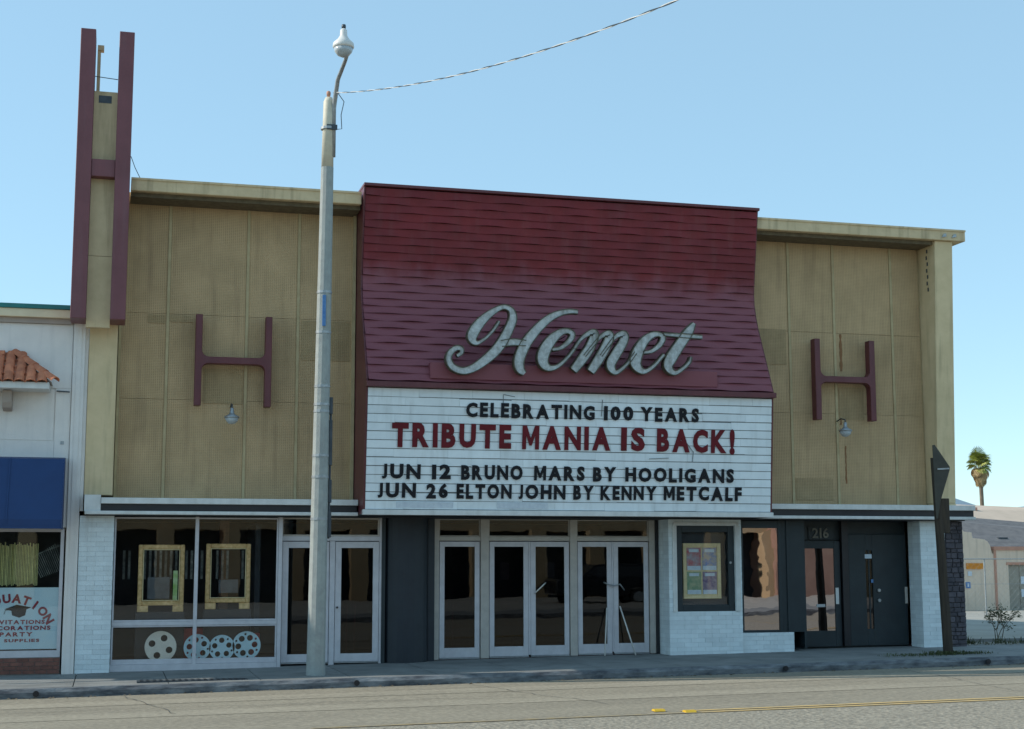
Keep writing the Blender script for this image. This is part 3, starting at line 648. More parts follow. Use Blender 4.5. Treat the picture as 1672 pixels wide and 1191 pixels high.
# ------------------------------------------------------------------ PYLON SIGN
PY = thing('pylon_sign', (6.15, -.3, 6.2), 'tall maroon blade sign shaped as a letter H rising above the left roof corner', 'sign')
for x0, x1 in ((5.675, 5.945), (6.365, 6.635)): B('bar', pylonm, PY, x0, x1, -.75, -.06, 6.22, 11.62, bevel=.008)
B('crossbar', pylonm, PY, 5.947, 6.363, -.70, -.2, 8.86, 9.18, bevel=.006)
B('web', cream, PY, 5.947, 6.363, -.50, -.35, 9.182, 10.52); B('web', cream, PY, 5.947, 6.363, -.50, -.35, 7.42, 8.858); B('web', cream, PY, 5.947, 6.363, -.50, -.35, 6.10, 7.412)
B('vent', dsteel, PY, 6.03, 6.26, -.506, -.499, 10.30, 10.44)
B('bracket', creamfin, PY, 5.96, 6.35, -.348, -.004, 6.3, 8.8)
MB().box(5.975, 6.035, -.32, -.2, 9.0, 11.42).box(5.975, 6.09, -.34, -.2, 11.36, 11.46).build('stay', cream, PY)
MB().tube([(5.95, -.4, 10.83), (6.36, -.4, 10.80)], .008, 5).build('wire', dsteel, PY)
MB().tube([(6.64, -.4, 9.35), (6.72, -.36, 9.15), (6.82, -.33, 8.96)], .007, 5).build('wire', dsteel, PY)

# ------------------------------------------------------------------ MARQUEE
MQ = thing('marquee_sign', (15.1, -.4, 2.74), 'big flared maroon marquee with script name above a white lettered board', 'marquee')
X0, X1 = 11.0, 19.22
key = [(9.06, -.50), (8.0, -.325), (7.6, -.255), (7.35, -.22), (7.1, -.235), (6.85, -.30), (6.6, -.395), (5.2, -1.06)]
def ys(z):
    for (a, ya), (b, yb) in zip(key, key[1:]):
        if z >= b: 
            t = (a-z)/(a-b); return ya+(yb-ya)*t
    return key[-1][1]
prof = [(ys(z)+.035, z) for z in [9.04, 8.5, 8.0, 7.6, 7.35, 7.1, 6.85, 6.6, 6.2, 5.7, 5.22]]
solid = prof + [(.395, 5.22), (.395, 9.04)]
side = [(ys(z)+.03-.02, z) for z in [9.05, 8.5, 8.0, 7.6, 7.35, 7.1, 6.85, 6.6, 6.2, 5.7, 5.22]] + [(-1.0, 5.1), (-.80, 2.76), (.398, 2.76), (.398, 9.05)]
core = MB().prism(solid, 'x', X0+.03, X1-.03).build('siding', maroon, MQ)
NZ = 25; z0_ = 5.235; dz_ = (9.03-z0_)/NZ; nx = 110
for k in range(NZ):
    za = z0_+k*dz_; zb_ = za+dz_-.002; ph = (k % 2)*math.pi + random.uniform(-.5, .5); v = []; f = []; ph2 = random.uniform(0, 6); amp = random.uniform(.6, 1.25)
    for i in range(nx+1):
        x = X0+.032+(X1-X0-.064)*i/nx
        wv = math.sin(math.tau*x/.98+ph+.5*math.sin(x*.7+ph2)); wz = .007*wv*amp
        pr = .030+.015*wv*amp
        v += [(x, ys(za)+.030, za+.012), (x, ys(za)-pr, za+wz), (x, ys(za+.055)-pr*.62, za+.05+wz*.6), (x, ys(zb_)-.004, zb_)]
        if i: a = (i-1)*4; b = i*4; f += [(a, b, b+1, a+1), (a+1, b+1, b+2, a+2), (a+2, b+2, b+3, a+3)]
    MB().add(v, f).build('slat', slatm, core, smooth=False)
for xs_ in ((X0, X0+.03), (X1-.03, X1)):
    MB().prism(side, 'x', *xs_).build('side_panel', maroon, MQ)
B('cap', maroon, MQ, X0-.01, X1+.01, -.56, .40, 9.052, 9.11, bevel=.006)
B('lip', maroon, MQ, X0-.012, X1+.012, -1.13, -.98, 5.105, 5.205, bevel=.006)
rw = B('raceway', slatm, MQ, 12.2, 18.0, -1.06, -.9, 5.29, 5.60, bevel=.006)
# faint pale marks left by lost letters on the siding
# letter board: sloping back to the foot
def yb(z): return -1.0 + (5.10-z)*.085
lbk = MB().prism([(yb(5.10)+.02, 5.10), (yb(2.80)+.02, 2.80), (yb(2.80)+.12, 2.80), (yb(5.10)+.12, 5.10)], 'x', X0+.032, X1-.032).build('letter_board', rail, MQ)
rows_ = 14; hz = (5.09-2.84)/rows_
cols_ = [X0+.035, 11.75, 12.78, 13.80, 14.70, 15.70, 16.72, 17.60, 18.52, X1-.035]
for r_i in range(rows_):
    for c in range(len(cols_)-1):
        sh = [0, .25, -.2, .1][r_i % 4]
        a = cols_[c] + (sh if 0 < c else 0); b = cols_[c+1] + (sh if c < len(cols_)-2 else 0)
        za = 2.84+r_i*hz+.012+random.uniform(-.004, .004); zt = 2.84+(r_i+1)*hz-.002; g = .0015; t1 = random.uniform(0, .010)
        if random.random() < .06: zt -= .012
        o = MB().add([(a+g, yb(za)-t1, za), (b-g, yb(za)-t1, za+random.uniform(-.006, .006)), (b-g, yb(zt)-.001, zt), (a+g, yb(zt)-.001, zt),
                  (a+g, yb(za)+.019, za), (b-g, yb(za)+.019, za), (b-g, yb(zt)+.019, zt), (a+g, yb(zt)+.019, zt)],
                 [(0, 1, 2, 3), (7, 6, 5, 4), (0, 4, 5, 1), (1, 5, 6, 2), (2, 6, 7, 3), (3, 7, 4, 0)]).build('panel', board, lbk)
crk = MB()
for (xa, za, xb_, zb_) in ((13.63, 5.02, 13.64, 4.62), (13.63, 5.03, 13.86, 4.99), (15.62, 4.98, 15.60, 4.66), (17.2, 4.4, 17.52, 4.0), (17.52, 4.02, 17.5, 3.82), (16.6, 3.86, 17.0, 3.88)):
    crk.tube([(xa, yb(za)-.014, za), (xb_, yb(zb_)-.014, zb_)], .008, 4)
crk.build('crack', rail, lbk)
for x0, x1 in ((11.62, 12.70), (13.55, 14.55)): MB().prism([(yb(2.86)-.014, 2.875), (yb(2.98)-.022, 2.985), (yb(2.98)-.012, 2.985), (yb(2.86)-.004, 2.875)], 'x', x0, x1).build('loose_panel', white2, lbk)
MB().box(X0-.012, X1+.012, -.86, -.74, 2.74, 2.838).build('bottom_rail', white, MQ, bevel=.006)
B('soffit', darkp, MQ, X0, X1, -.738, .395, 2.742, 2.758)
yl = lambda z: yb(z)-.016
def mrow(words, z0, h, m, dep=.014, bold=.048, dzx=0):
    for t, a, b in words: word(t, a, b, z0, h, yl, dep, m, lbk, bold=bold, gap=.20, jitter=.006)
mrow([('CELEBRATING', 12.91, 15.46), ('100', 15.65, 16.25), ('YEARS', 16.4, 17.62)], 4.585, .275, blackl)
mrow([('TRIBUTE', 11.5, 13.8), ('MANIA', 14.02, 15.79), ('IS', 16.01, 16.5), ('BACK!', 16.75, 18.39)], 4.0, .455, redl, bold=.05)
mrow([('JUN', 11.33, 12.06), ('12', 12.28, 12.64), ('BRUNO', 12.84, 14.04), ('MARS', 14.27, 15.28), ('BY', 15.45, 15.92), ('HOOLIGANS', 16.11, 18.38)], 3.41, .275, blackl)
mrow([('JUN', 11.26, 11.98), ('26', 12.18, 12.59), ('ELTON', 12.76, 13.83), ('JOHN', 13.97, 14.9), ('BY', 15.06, 15.47), ('KENNY', 15.61, 16.76), ('METCALF', 16.91, 18.55)], 3.055, .275, blackl)
# script name
def cat(P, n=7):
    out = []
    for i in range(len(P)-1):
        p0, p1, p2, p3 = P[max(i-1, 0)], P[i], P[i+1], P[min(i+2, len(P)-1)]
        for k in range(n):
            t = k/n
            out.append(tuple(.5*((2*b)+(-a+c)*t+(2*a-5*b+4*c-d)*t*t+(-a+3*b-3*c+d)*t**3) for a, b, c, d in zip(p0, p1, p2, p3)))
    out.append(P[-1]); return out
def wpt(zx, zy):
    u = zx/1672; v_ = zy/535
    k = (28-1.25)/(28-1.12); return 6.504+(12.03+6.17*u-6.504)*k, 1.9+(6.88+.29*u - v_*(1.86+.11*u)-1.9)*k
STR = {
 'H': [[(182,338,16),(205,322,18),(203,300,22),(178,296,24),(148,320,27),(138,358,28),(160,400,30),(212,420,32),(268,405,36),(330,362,42),(386,310,46),(425,255,46),(458,190,42),(478,135,38),(468,90,28),(432,72,22),(390,86,26),(330,130,38),(285,182,48),(262,228,48),(268,258,34),(292,268,18),(340,236,13),(380,190,13),(405,150,12)],
       [(832,100,18),(792,96,22),(740,104,26),(684,128,34),(634,168,40),(592,212,44),(552,265,48),(524,320,50),(510,370,48),(516,410,42),(540,436,22)],
       [(416,272,28),(480,264,32),(548,270,26)]],
 'e': [[(690,305,14),(740,294,18),(785,256,24),(800,222,26),(774,204,24),(735,212,32),(692,246,46),(655,298,54),(638,350,54),(648,388,44),(678,406,28),(722,394,18),(772,350,14),(812,300,13)]],
 'm': [[(812,298,13),(850,246,16),(898,214,26),(922,222,40),(898,290,45),(858,350,46),(806,418,38)],
       [(866,340,12),(936,256,14),(980,222,24),(1006,228,40),(984,290,45),(948,352,46),(900,424,40)],
       [(956,340,12),(1020,256,15),(1058,224,24),(1088,226,38),(1080,266,42),(1040,330,46),(1012,380,46),(1018,414,36),(1046,428,20),(1100,386,14),(1150,322,13)]],
 'ee': [[(1190,322,13),(1240,314,18),(1286,280,24),(1304,242,26),(1280,222,22),(1236,230,32),(1192,268,44),(1160,325,54),(1148,376,54),(1168,412,38),(1202,424,22),(1252,394,16),(1310,332,14)]],
 't': [[(1484,162,18),(1450,212,44),(1402,276,50),(1354,345,54),(1332,388,48),(1344,420,34),(1376,432,20),(1422,404,16),(1454,372,15),(1462,345,10)],
       [(1306,222,14),(1420,230,20),(1530,238,18)]],
}
def ribbon(P, dy):
    pts = cat(P); can = MB(); face = MB(); L = []
    for i, (x, y_, wd) in enumerate(pts):
        xa, za = wpt(x, y_); xp, zp = wpt(*pts[max(i-1, 0)][:2]); xn, zn = wpt(*pts[min(i+1, len(pts)-1)][:2])
        d = Vector((xn-xp, zn-zp)); d.normalize(); n = Vector((-d.y, d.x)); h = (max(wd, 10)*1.12+3)*.0037*.5
        L.append((Vector((xa, za)), n, h))
    yf = -1.26+dy*.5; ybk = -1.115
    v = []; f = []; v2 = []; f2 = []
    for i, (c, n, h) in enumerate(L):
        hi = max(h-.014, h*.45)
        for s, yy in ((h, ybk), (h, yf), (hi, yf), (hi, yf+.022), (-hi, yf+.022), (-hi, yf), (-h, yf), (-h, ybk)):
            v.append((c.x+n.x*s, yy, c.y+n.y*s))
        for s in (hi-.001, -hi+.001): v2.append((c.x+n.x*s, yf+.019, c.y+n.y*s))
        if i:
            a = (i-1)*8; b = i*8
            f += [(a+j, b+j, b+(j+1) % 8, a+(j+1) % 8) for j in range(8) if j != 3]
            f2.append(((i-1)*2, i*2, i*2+1, (i-1)*2+1))
    f += [tuple(range(8)), tuple(len(v)-8+j for j in range(7, -1, -1))]
    can.add(v, f); face.add(v2, f2); return can, face
for nm, strokes in STR.items():
    C_, F_ = MB(), MB()
    for i, s_ in enumerate(strokes):
        c_, f_ = ribbon(s_, i*.006); C_.add(c_.v, c_.f); F_.add(f_.v, f_.f)
    o = C_.build('script_letter', canm, MQ); F_.build('letter_face', faded, o)
for zx, zy in ((190, 400), (330, 360), (290, 200), (460, 160), (520, 380), (600, 205), (660, 300), (770, 230), (830, 400), (930, 400), (1030, 400), (1090, 240), (1180, 410), (1280, 240), (1350, 400), (1450, 210), (780, 98)):
    xa, za = wpt(zx, zy); MB().tube([(xa, -1.12, za), (xa, ys(za)+.02, za)], .012, 5).build('support_pin', dsteel, MQ)

# ------------------------------------------------------------------ LEFT NEIGHBOUR SHOP
NB = thing('corner_shop', (4, 0, -.1), 'off white stucco shop at the left edge with teal coping and small tiled eave', 'building')
NX = 1.2
MB().box(NX, 5.94, .03, 14, 2.5, 6.27).box(NX, NX+.3, .03, 14, -.3, 2.499).box(5.72, 5.94, .2, 14, -.3, 2.499).build('wall', nbwall, NB)
B('wall', nbwall, NB, NX, 5.94, 13.7, 14, -.3, 2.499); B('roof', roofl, NB, NX, 5.94, .2, 14, 6.28, 6.33)
for a in ((NX, 5.72, 0, .029, 5.03, 6.2), (5.46, 5.72, 0, .029, 2.5, 5.026), (NX, 5.456, 0, .029, 2.5, 4.06), (NX, 5.44, .016, .029, 4.075, 5.01)): B('wall_board', nbwall, NB, *a)
B('pilaster', nbwall, NB, 5.735, 5.945, -.05, .19, gz(5)-.05, 6.32, bevel=.006); B('party_wall', nbwall, NB, 5.946, 6.004, .02, .3, 2.8, 6.32); B('pilaster_edge', nbwall, NB, 5.80, 5.88, -.065, -.052, gz(5), 6.30)
B('cornice_band', taupe, NB, NX, 5.73, -.06, .028, 6.205, 6.30); B('cornice', nbcream, NB, NX, 5.70, -.14, .4, 6.302, 6.46, bevel=.01); B('coping', tealc, NB, NX, 5.72, -.17, .5, 6.462, 6.54)
MB().tube([(5.47, -.03, 4.97), (5.70, -.03, 4.96)], .012, 5).build('cable', dsteel, NB)
B('vent_plate', steel, NB, 5.57, 5.63, -.012, -.002, 4.00, 4.06)
# tiled eave
ev = B('eave', white, NB, NX, 5.36, -.62, -.002, 4.94, 5.06, bevel=.006)
MB().add([(NX, -.62, 5.065), (5.40, -.62, 5.065), (4.73, -.004, 5.62), (NX, -.004, 5.62), (5.40, -.004, 5.065)], [(0, 1, 2, 3), (1, 4, 2), (0, 3, 2, 4, 1)]).build('eave_deck', taupe, ev)
def halftile(r1, r2, L, n=7):
    m = MB(); v = []; f = []
    for (rr, t) in ((r1, 0), (r2, L)):
        for k in range(n): a = math.pi*k/(n-1); v.append((rr*math.cos(a), t, rr*math.sin(a)*.8))
        for k in range(n): a = math.pi*k/(n-1); v.append(((rr-.014)*math.cos(a), t, (rr-.014)*math.sin(a)*.8-.0))
    for k in range(n-1):
        f += [(k, k+1, 2*n+k+1, 2*n+k), (n+k, 3*n+k, 3*n+k+1, n+k+1), (k, n+k, n+k+1, k+1), (2*n+k, 2*n+k+1, 3*n+k+1, 3*n+k)]
    return m.add(v, f).mesh('roof_tile', tile)
tm = halftile(.096, .072, .23); th = halftile(.105, .09, .30)
sl_ = math.atan2(.555, .62); nr = 4
for i in range(21):
    x = 5.24-i*.192
    for k in range(nr):
        t = k/nr
        if x > 5.36-.64*t: continue
        y = -.66+t*.62; zz = 5.045+t*.555
        inst('roof_tile', tm, (x+random.uniform(-.006, .006), y, zz), ev, rot=(sl_+.16, 0, random.uniform(-.03, .03)))
        inst('roof_tile', tm, (x-.096, y+.02, zz+.055), ev, rot=(-(sl_+.10), math.pi, 0), scale=(.8, 1, .8))
hv = Vector((4.71, -.0, 5.66)) - Vector((5.44, -.62, 5.09)); 
for k in range(4):
    p = Vector((5.46, -.64, 5.08)) + hv*(k/4)
    q = hv.to_track_quat('Y', 'Z').to_euler(); inst('ridge_tile', th, p, ev, rot=q)
for k in range(12):
    inst('ridge_tile', th, (4.55-k*.27, -.06, 5.60), ev, rot=(0, 0, math.pi/2))
MB().prism([(-.36, 4.93), (-.36, 4.72), (-.3, 4.62), (-.002, 4.58), (-.002, 4.93)], 'x', 4.56, 4.72).build('corbel', taupe, NB, bevel=.008)
MB().prism([(-.36, 4.93), (-.36, 4.72), (-.3, 4.62), (-.002, 4.58), (-.002, 4.93)], 'x', 2.56, 2.72).build('corbel', taupe, NB, bevel=.008)
# shopfront below the awning
fixedw = frame_mesh(NX+.3, 5.70, .20, 2.48, .06, .02, .10, sb=.12).build('shop_window', alum, NB); B('pane', G_SHOP, fixedw, NX+.36, 5.64, .05, .056, .32, 2.42)
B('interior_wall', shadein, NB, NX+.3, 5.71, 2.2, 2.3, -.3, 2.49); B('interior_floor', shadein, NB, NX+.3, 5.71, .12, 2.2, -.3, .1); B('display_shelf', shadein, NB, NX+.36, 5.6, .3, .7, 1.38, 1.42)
bs = B('brick_base', mortr, NB, NX+.3, 5.705, .01, .11, -.3, .195); bm_ = MB().box(.005, .205, 0, .02, .004, .066).mesh('brick', brickr)
for r_i in range(4):
    x = NX+.3-(.105 if r_i % 2 else 0)
    while x < 5.69:
        a, b = max(x, NX+.3), min(x+.21, 5.70)
        if b-a > .03: inst('brick', bm_, (a, -.006, -.09+r_i*.071), bs, scale=((b-a)/.21, 1, 1))
        x += .21
for i in range(90):
    x = 3.2+i*.0268
    if x < 5.25: B('fringe_strip', fringe, NB, x, x+.018, .22+random.uniform(-.03, .03), .225+.03, 1.45+random.uniform(0, .05), 2.20+random.uniform(-.04, .04))
for i in range(14):
    x = 5.22+i*.03; MB().tube([(x+.1, .25, 1.60+.012*i), (x-.08, .26, 1.95+.02*i), (x+.06, .26, 2.05+.01*i)], .007, 4).build('silver_streamer', fringd, NB)
GS = thing('window_sign', (4.9, .1, .34), 'pale blue painted board with arched red lettering and a black mortarboard in the window', 'sign')
B('board', signb, GS, 4.02, 5.66, .065, .085, .345, 1.43)
def arcword(txt, cx, cz, rad, h, half, m):
    n = len(txt)
    for i, c in enumerate(txt):
        a = -half + 2*half*i/(n-1); V_, F_, wd = glyph(c, .045); pts = []
        for (p, q, s_) in V_:
            lx = (p-wd/2)*h; lz = s_*h
            pts.append((cx+(rad+lz)*math.sin(a)+lx*math.cos(a), .0645+q*.004, cz+(rad+lz)*math.cos(a)-lx*math.sin(a)))
        MB().add(pts, F_).build('letter', m, GS)
signred = mat('painted_red_lettering', (.38, .03, .05), (.26, .02, .04), 8, .5)
arcword('GRADUATION', 4.84, .50, .66, .16, R(60), signred)
MB().add([(4.72, .062, 1.05), (4.93, .060, 1.13), (5.18, .062, 1.08), (4.97, .060, .99)], [(0, 1, 2, 3)]).prism([(4.84, 1.03), (5.10, 1.05), (5.08, .94), (4.98, .90), (4.86, .94)], 'y', .0605, .0640).tube([(4.95, .06, 1.07), (4.74, .06, 1.03), (4.72, .06, .96)], .006, 4).build('mortarboard', blackl, GS)
for t, a, b, z_ in (('INVITATIONS', 4.50, 5.42, .785), ('DECORATIONS', 4.42, 5.52, .68), ('PARTY', 4.66, 5.22, .57), ('SUPPLIES', 4.74, 5.34, .47)):
    word(t, a, b, z_, .075 if t != 'SUPPLIES' else .055, .0645, .004, signred, GS, bold=.04)
AW = thing('blue_awning', (4, -.4, 2.46), 'plain dark blue fabric awning over the shop window at the left edge', 'awning')
MB().prism([(-.02, 3.76), (-.50, 3.70), (-.92, 2.62), (-.92, 2.46), (-.90, 2.46), (-.90, 2.615), (-.49, 3.675), (-.02, 3.73)], 'x', NX+.1, 5.66).build('cover', blue, AW)
MB().prism([(-.02, 3.755), (-.505, 3.70), (-.925, 2.62), (-.925, 2.46), (-.02, 2.46)], 'x', 5.661, 5.675).build('end_panel', blue, AW)
for xx in (1.9, 2.85, 3.8, 4.75): MB().prism([(-.505, 3.705), (-.925, 2.625), (-.925, 2.46), (-.929, 2.46), (-.930, 2.63), (-.511, 3.71)], 'x', xx-.012, xx+.012).build('seam', blue, AW)
B('hem', blue, AW, NX+.1, 5.66, -.934, -.926, 2.46, 2.50)
MB().tube([(NX+.1, -.88, 2.47), (5.64, -.88, 2.47)], .015, 6).tube([(5.64, -.02, 2.47), (5.64, -.88, 2.47)], .015, 6).build('rod', steel, AW)

# ------------------------------------------------------------------ STREET LAMP, CABLE
px, py = 9.98, -2.2
SLm = thing('street_lamp', (px, py, gz(10)), 'tall grey concrete street lamp on the pavement in front of the cinema', 'street lamp')
lean = lambda z: .075*z/10
seg = [(-.05, .168), (.25, .160), (2, .150), (4, .140), (6, .130), (8.9, .112)]
MB().tube([(px+lean(z), py, z) for z, r in seg], [r for z, r in seg], 12).build('pole', polem, SLm, smooth=False)
MB().tube([(px+lean(9), py, 8.9), (px+lean(10), py, 10.12), (px+lean(10), py, 10.2)], [.108, .095, .06], 14).build('pole_top', polec, SLm, smooth=True)
for z, r in ((9.62, .135), (6.62, .136), (5.90, .138), (4.94, .143), (4.62, .144), (4.50, .145), (3.72, .150), (3.35, .151), (2.62, .154)):
    MB().tube([(px+lean(z), py, z-.022), (px+lean(z), py, z+.022)], r, 14).build('strap', steel, SLm, smooth=False)
B('sticker', bluest, SLm, px+.0, px+.06, py-.150, py-.130, 6.0, 6.55)
B('bracket', dsteel, SLm, px-.04+lean(9.6), px+.22, py-.125, py-.085, 9.58, 9.67)
MB().tube([(px+.185, py, 2.28), (px+.20, py, 4.72)], .02, 8).build('conduit', dsteel, SLm)
for z0, z1 in ((4.45, 4.75), (3.55, 4.35), (2.9, 3.3), (2.3, 2.75)): B('conduit_box', dsteel, SLm, px+.165, px+.225, py-.05, py+.05, z0, z1, bevel=.008)
MB().tube([(px+.16, py-.02, 9.1), (px+.16, py-.05, 10.0), (px+.19, py-.3, 10.45), (px+.25, py-.75, 10.65), (px+.24, py-1.0, 10.66)], [.05, .045, .04, .036, .034], 10).build('arm', steel, SLm, smooth=True)
MB().lathe([(.03, -.02), (.04, .03), (.035, .07), (.0, .09)], (px+.07, py, 10.24), 10).build('cap', shedt, SLm, smooth=True)
lx, ly, lz = px+.18, py-1.0, 10.82
MB().lathe([(.03, .33), (.06, .30), (.065, .20), (.10, .14), (.18, .06), (.19, .0), (.175, -.03)], (lx, ly, lz), 20).build('lamp_head', lampw, SLm, smooth=True)
MB().lathe([(.172, -.03), (.15, -.10), (.10, -.16), (.03, -.19)], (lx, ly, lz), 20).build('lens', lensm, SLm, smooth=True)
MB().lathe([(.035, .33), (.04, .36), (.035, .40), (.01, .41)], (lx, ly, lz), 10).build('sensor', dsteel, SLm, smooth=True)
MB().tube([(px+.20, py-.1, 10.3), (px+.33, py-.15, 10.1), (px+.28, py-.15, 9.85), (px+.30, py-.12, 9.6), (px+.22, py, 9.62)], .008, 5).build('loose_wire', dsteel, SLm)
# cable to a pole across the road (twisted pair)
A_ = Vector((10.13, -2.25, 10.28)); cab = lambda q: Vector((10.13+2.17*q, -2.25-12.75*q, 10.28-3.72*q+1.1*q*q)); Bv = cab(1.62)
tw = [MB(), MB()]; N = 260
for s_ in (0, 1):
    P_ = []
    for i in range(N+1):
        t = i/N; c = cab(1.62*t); a = t*150+s_*math.pi
        P_.append(c+Vector((math.cos(a)*.007, 0, math.sin(a)*.007)))
    tw[s_].tube(P_, .0062, 5)
CB = tw[0].build('overhead_cable', lampw, None, base=tuple(A_), label='twisted pale overhead cable running from the street lamp up across the sky', cat='cable')
tw[1].build('strand', dsteel, CB)
fp = thing('far_side_pole', (Bv.x, Bv.y, -.15), 'timber pole on the far side of the road holding the overhead cable', 'pole')
MB().tube([(Bv.x, Bv.y, -.3), (Bv.x, Bv.y, Bv.z+.4)], .12, 10).build('shaft', brown, fp)

# ------------------------------------------------------------------ RIGHT SIGN POST (seen from behind, edge-on)
sx, sy = 22.28, -2.0
SG = thing('sign_post', (sx, sy, gz(22)), 'leaning dark timber post with a triangular sign seen from behind, right of the dark doors', 'sign')
MB().tube([(sx+.05, sy, gz(22)-.05), (sx-.02, sy, 2.0), (sx-.10, sy, 3.9)], [.10, .09, .075], 7).build('post', brown, SG)
B('post_block', brown, SG, sx-.01, sx+.17, sy-.05, sy+.06, 2.42, 3.10, bevel=.01)
MB().prism([(sx-.185, 4.14), (sx-.13, 4.15), (sx+.185, 3.72), (sx+.18, 3.66), (sx-.06, 3.02), (sx-.12, 2.7), (sx-.16, 2.7)], 'y', sy-.095, sy-.08).build('plate', dplate, SG, bevel=.004)
MB().prism([(sx-.10, 3.685), (sx+.16, 3.70), (sx+.16, 3.672), (sx-.10, 3.655)], 'y', sy-.11, sy-.098).build('bracket', steel, SG)
B('pale_strip', white, SG, 22.70, 22.78, -1.92, -1.90, .12, 2.4) if False else None

# weeds round its foot and in the cracks
def tuft(mb, x, y, z, n, h, spread):
    for i in range(n):
        a = random.uniform(0, 6.28); l = h*random.uniform(.5, 1.2); x1 = x+random.gauss(0, spread); y1 = y+random.gauss(0, spread*.5); b = .006
        ex, ey = x1+math.cos(a)*l*.6, y1+math.sin(a)*l*.6; px_, py_ = -math.sin(a)*b, math.cos(a)*b
        mb.add([(x1-px_, y1-py_, z), (x1+px_, y1+py_, z), ((x1+ex)/2+px_, (y1+ey)/2+py_, z+l*.7), (ex, ey, z+l*.8), ((x1+ex)/2-px_, (y1+ey)/2-py_, z+l*.7)], [(0, 1, 2, 4), (4, 2, 3)])
tf = MB(); tuft(tf, 22.3, -2.05, gz(22), 420, .09, .20); tuft(tf, 21.6, -2.1, gz(21.6), 260, .05, .35); tuft(tf, 22.8, -2.05, gz(22.8), 160, .06, .25)
tf.build('weeds', leafg, None, label='low green weeds growing around the foot of the leaning sign post', cat='weeds', kind='stuff')

# ------------------------------------------------------------------ RIGHT LOT: verge weeds, shrub, fence, adobe building, palm
lw = MB()
for i in range(60): x = random.uniform(24.3, 30); tuft(lw, x, .5+random.uniform(-.2, .6), lotz(x, .5), 16, random.choice([.08, .12, .2]), .12)
lw.build('verge_weeds', leafg, None, label='scattered dry weeds along the back edge of the pavement at the right', cat='weeds', kind='stuff')
rb = MB()
for i in range(300):
    x = random.uniform(24.1, 31); y = random.uniform(.2, 1.3); s = random.uniform(.015, .06); z = lotz(x, y); rb.box(x, x+s, y, y+s*.8, z-.01, z+s*.6)
rb.build('rubble', lotm, None, label='small concrete rubble scattered beside the pavement at the right', cat='rubble', kind='stuff')
SH = thing('shrub', (26.35, 2.4, .06), 'thin straggly shrub with few leaves growing at the edge of the vacant lot', 'shrub')
st = MB(); lf = MB()
def branch(p, d, l, r, dep):
    q = p+d*l; st.tube([p, (p+q)/2+Vector((random.uniform(-.02, .02),)*3), q], [r, r*.8, r*.6], 5)
    if dep == 0 or random.random() < .25:
        for i in range(8):
            c = q+Vector([random.gauss(0, .05) for _ in range(3)]); a = Vector([random.gauss(0, 1) for _ in range(3)]).normalized(); b = a.orthogonal().normalized(); s = random.uniform(.02, .045)
            lf.add([c-b*s*.4, c+a*s, c+b*s*.4, c-a*s], [(0, 1, 2, 3)])
    if dep: 
        for i in range(random.choice([2, 3])): branch(q, (d+Vector([random.gauss(0, .42) for _ in range(3)])).normalized(), l*.72, r*.6, dep-1)
for i in range(4): branch(Vector((26.35+random.uniform(-.15, .15), 2.4+random.uniform(-.1, .1), .04)), Vector((random.uniform(-.8, .6), random.uniform(-.3, .3), 1)).normalized(), random.uniform(.22, .36), .013, 3)
st.build('branch', twig, SH); lf.build('foliage', leafg, SH)
# fence
FN = thing('wire_fence', (40, 24, -.3), 'chain link fence with thin steel posts across the vacant lot', 'fence')
yf_ = 24
for i in range(6):
    x = 29.5+i*5.2; MB().tube([(x, yf_, lotz(x, yf_)-.05), (x, yf_, 1.93)], .03, 6).build('post', steel, FN)
MB().tube([(26, yf_, 1.93), (56, yf_, 1.93)], .022, 6).build('top_rail', steel, FN); MB().tube([(26, yf_, .95), (56, yf_, .95)], .006, 5).build('tension_wire', steel, FN)
wm = MB()
for i in range(100):
    for s_ in (-1, 1):
        x = 27+i*.26; 
        if s_ > 0: wm.tube([(x, yf_, -.3), (x+2.2, yf_, 1.9)], .0018, 3)
        else: wm.tube([(x+2.2, yf_, -.3), (x, yf_, 1.9)], .0018, 3)
wm.build('wire_mesh', steel, FN, kind='stuff')
# adobe building
AB = thing('adobe_garage', (48, 34, -.5), 'beige mission style garage with curved parapet and terracotta trim behind the lot', 'building')
y0 = 34.0
par = [(40.0, -.8), (46.9, -.8), (46.9, 2.15), (46.75, 2.2), (46.7, 2.45)] + [(46.25+.43*math.cos(R(a)), 2.45+.42*math.sin(R(a))) for a in (20, 45, 70, 90)] + [(45.75, 2.92), (45.7, 3.18), (45.3, 3.22), (45.1, 3.42), (40, 3.42)]
MB().prism(par, 'y', y0, y0+.35).build('front_wall', shedw, AB)
MB().box(46.902, 47.60, y0, y0+.3, -.8, 2.35).box(50.4, 62, y0, y0+.3, -.8, 2.35).box(47.60, 50.4, y0+.001, y0+.3, 1.75, 2.351).build('wall', shedw, AB)
MB().box(46.86, 62, y0-.06, y0+.32, 2.353, 2.52).box(46.84, 46.95, y0-.04, y0-.002, -.8, 2.35).build('trim', shedt, AB)
B('wall', shedw, AB, 40, 62, y0+12, y0+12.3, -.8, 2.3)
gd = B('garage_door', gdoor, AB, 47.6, 50.4, y0+.12, y0+.16, -.8, 1.75)
for i in range(4): B('door_panel', gdoor, gd, 48.25, 50.3, y0+.09, y0+.118, -.7+i*.6, -.15+i*.6)
for x in (48.3, 48.95, 49.6):
    for zz in (.15, .75): B('pane', white2, gd, x, x+.5, y0+.07, y0+.088, zz, zz+.36)
B('door_lintel', shedt, AB, 47.5, 50.5, y0-.03, y0-.002, 1.66, 1.78)
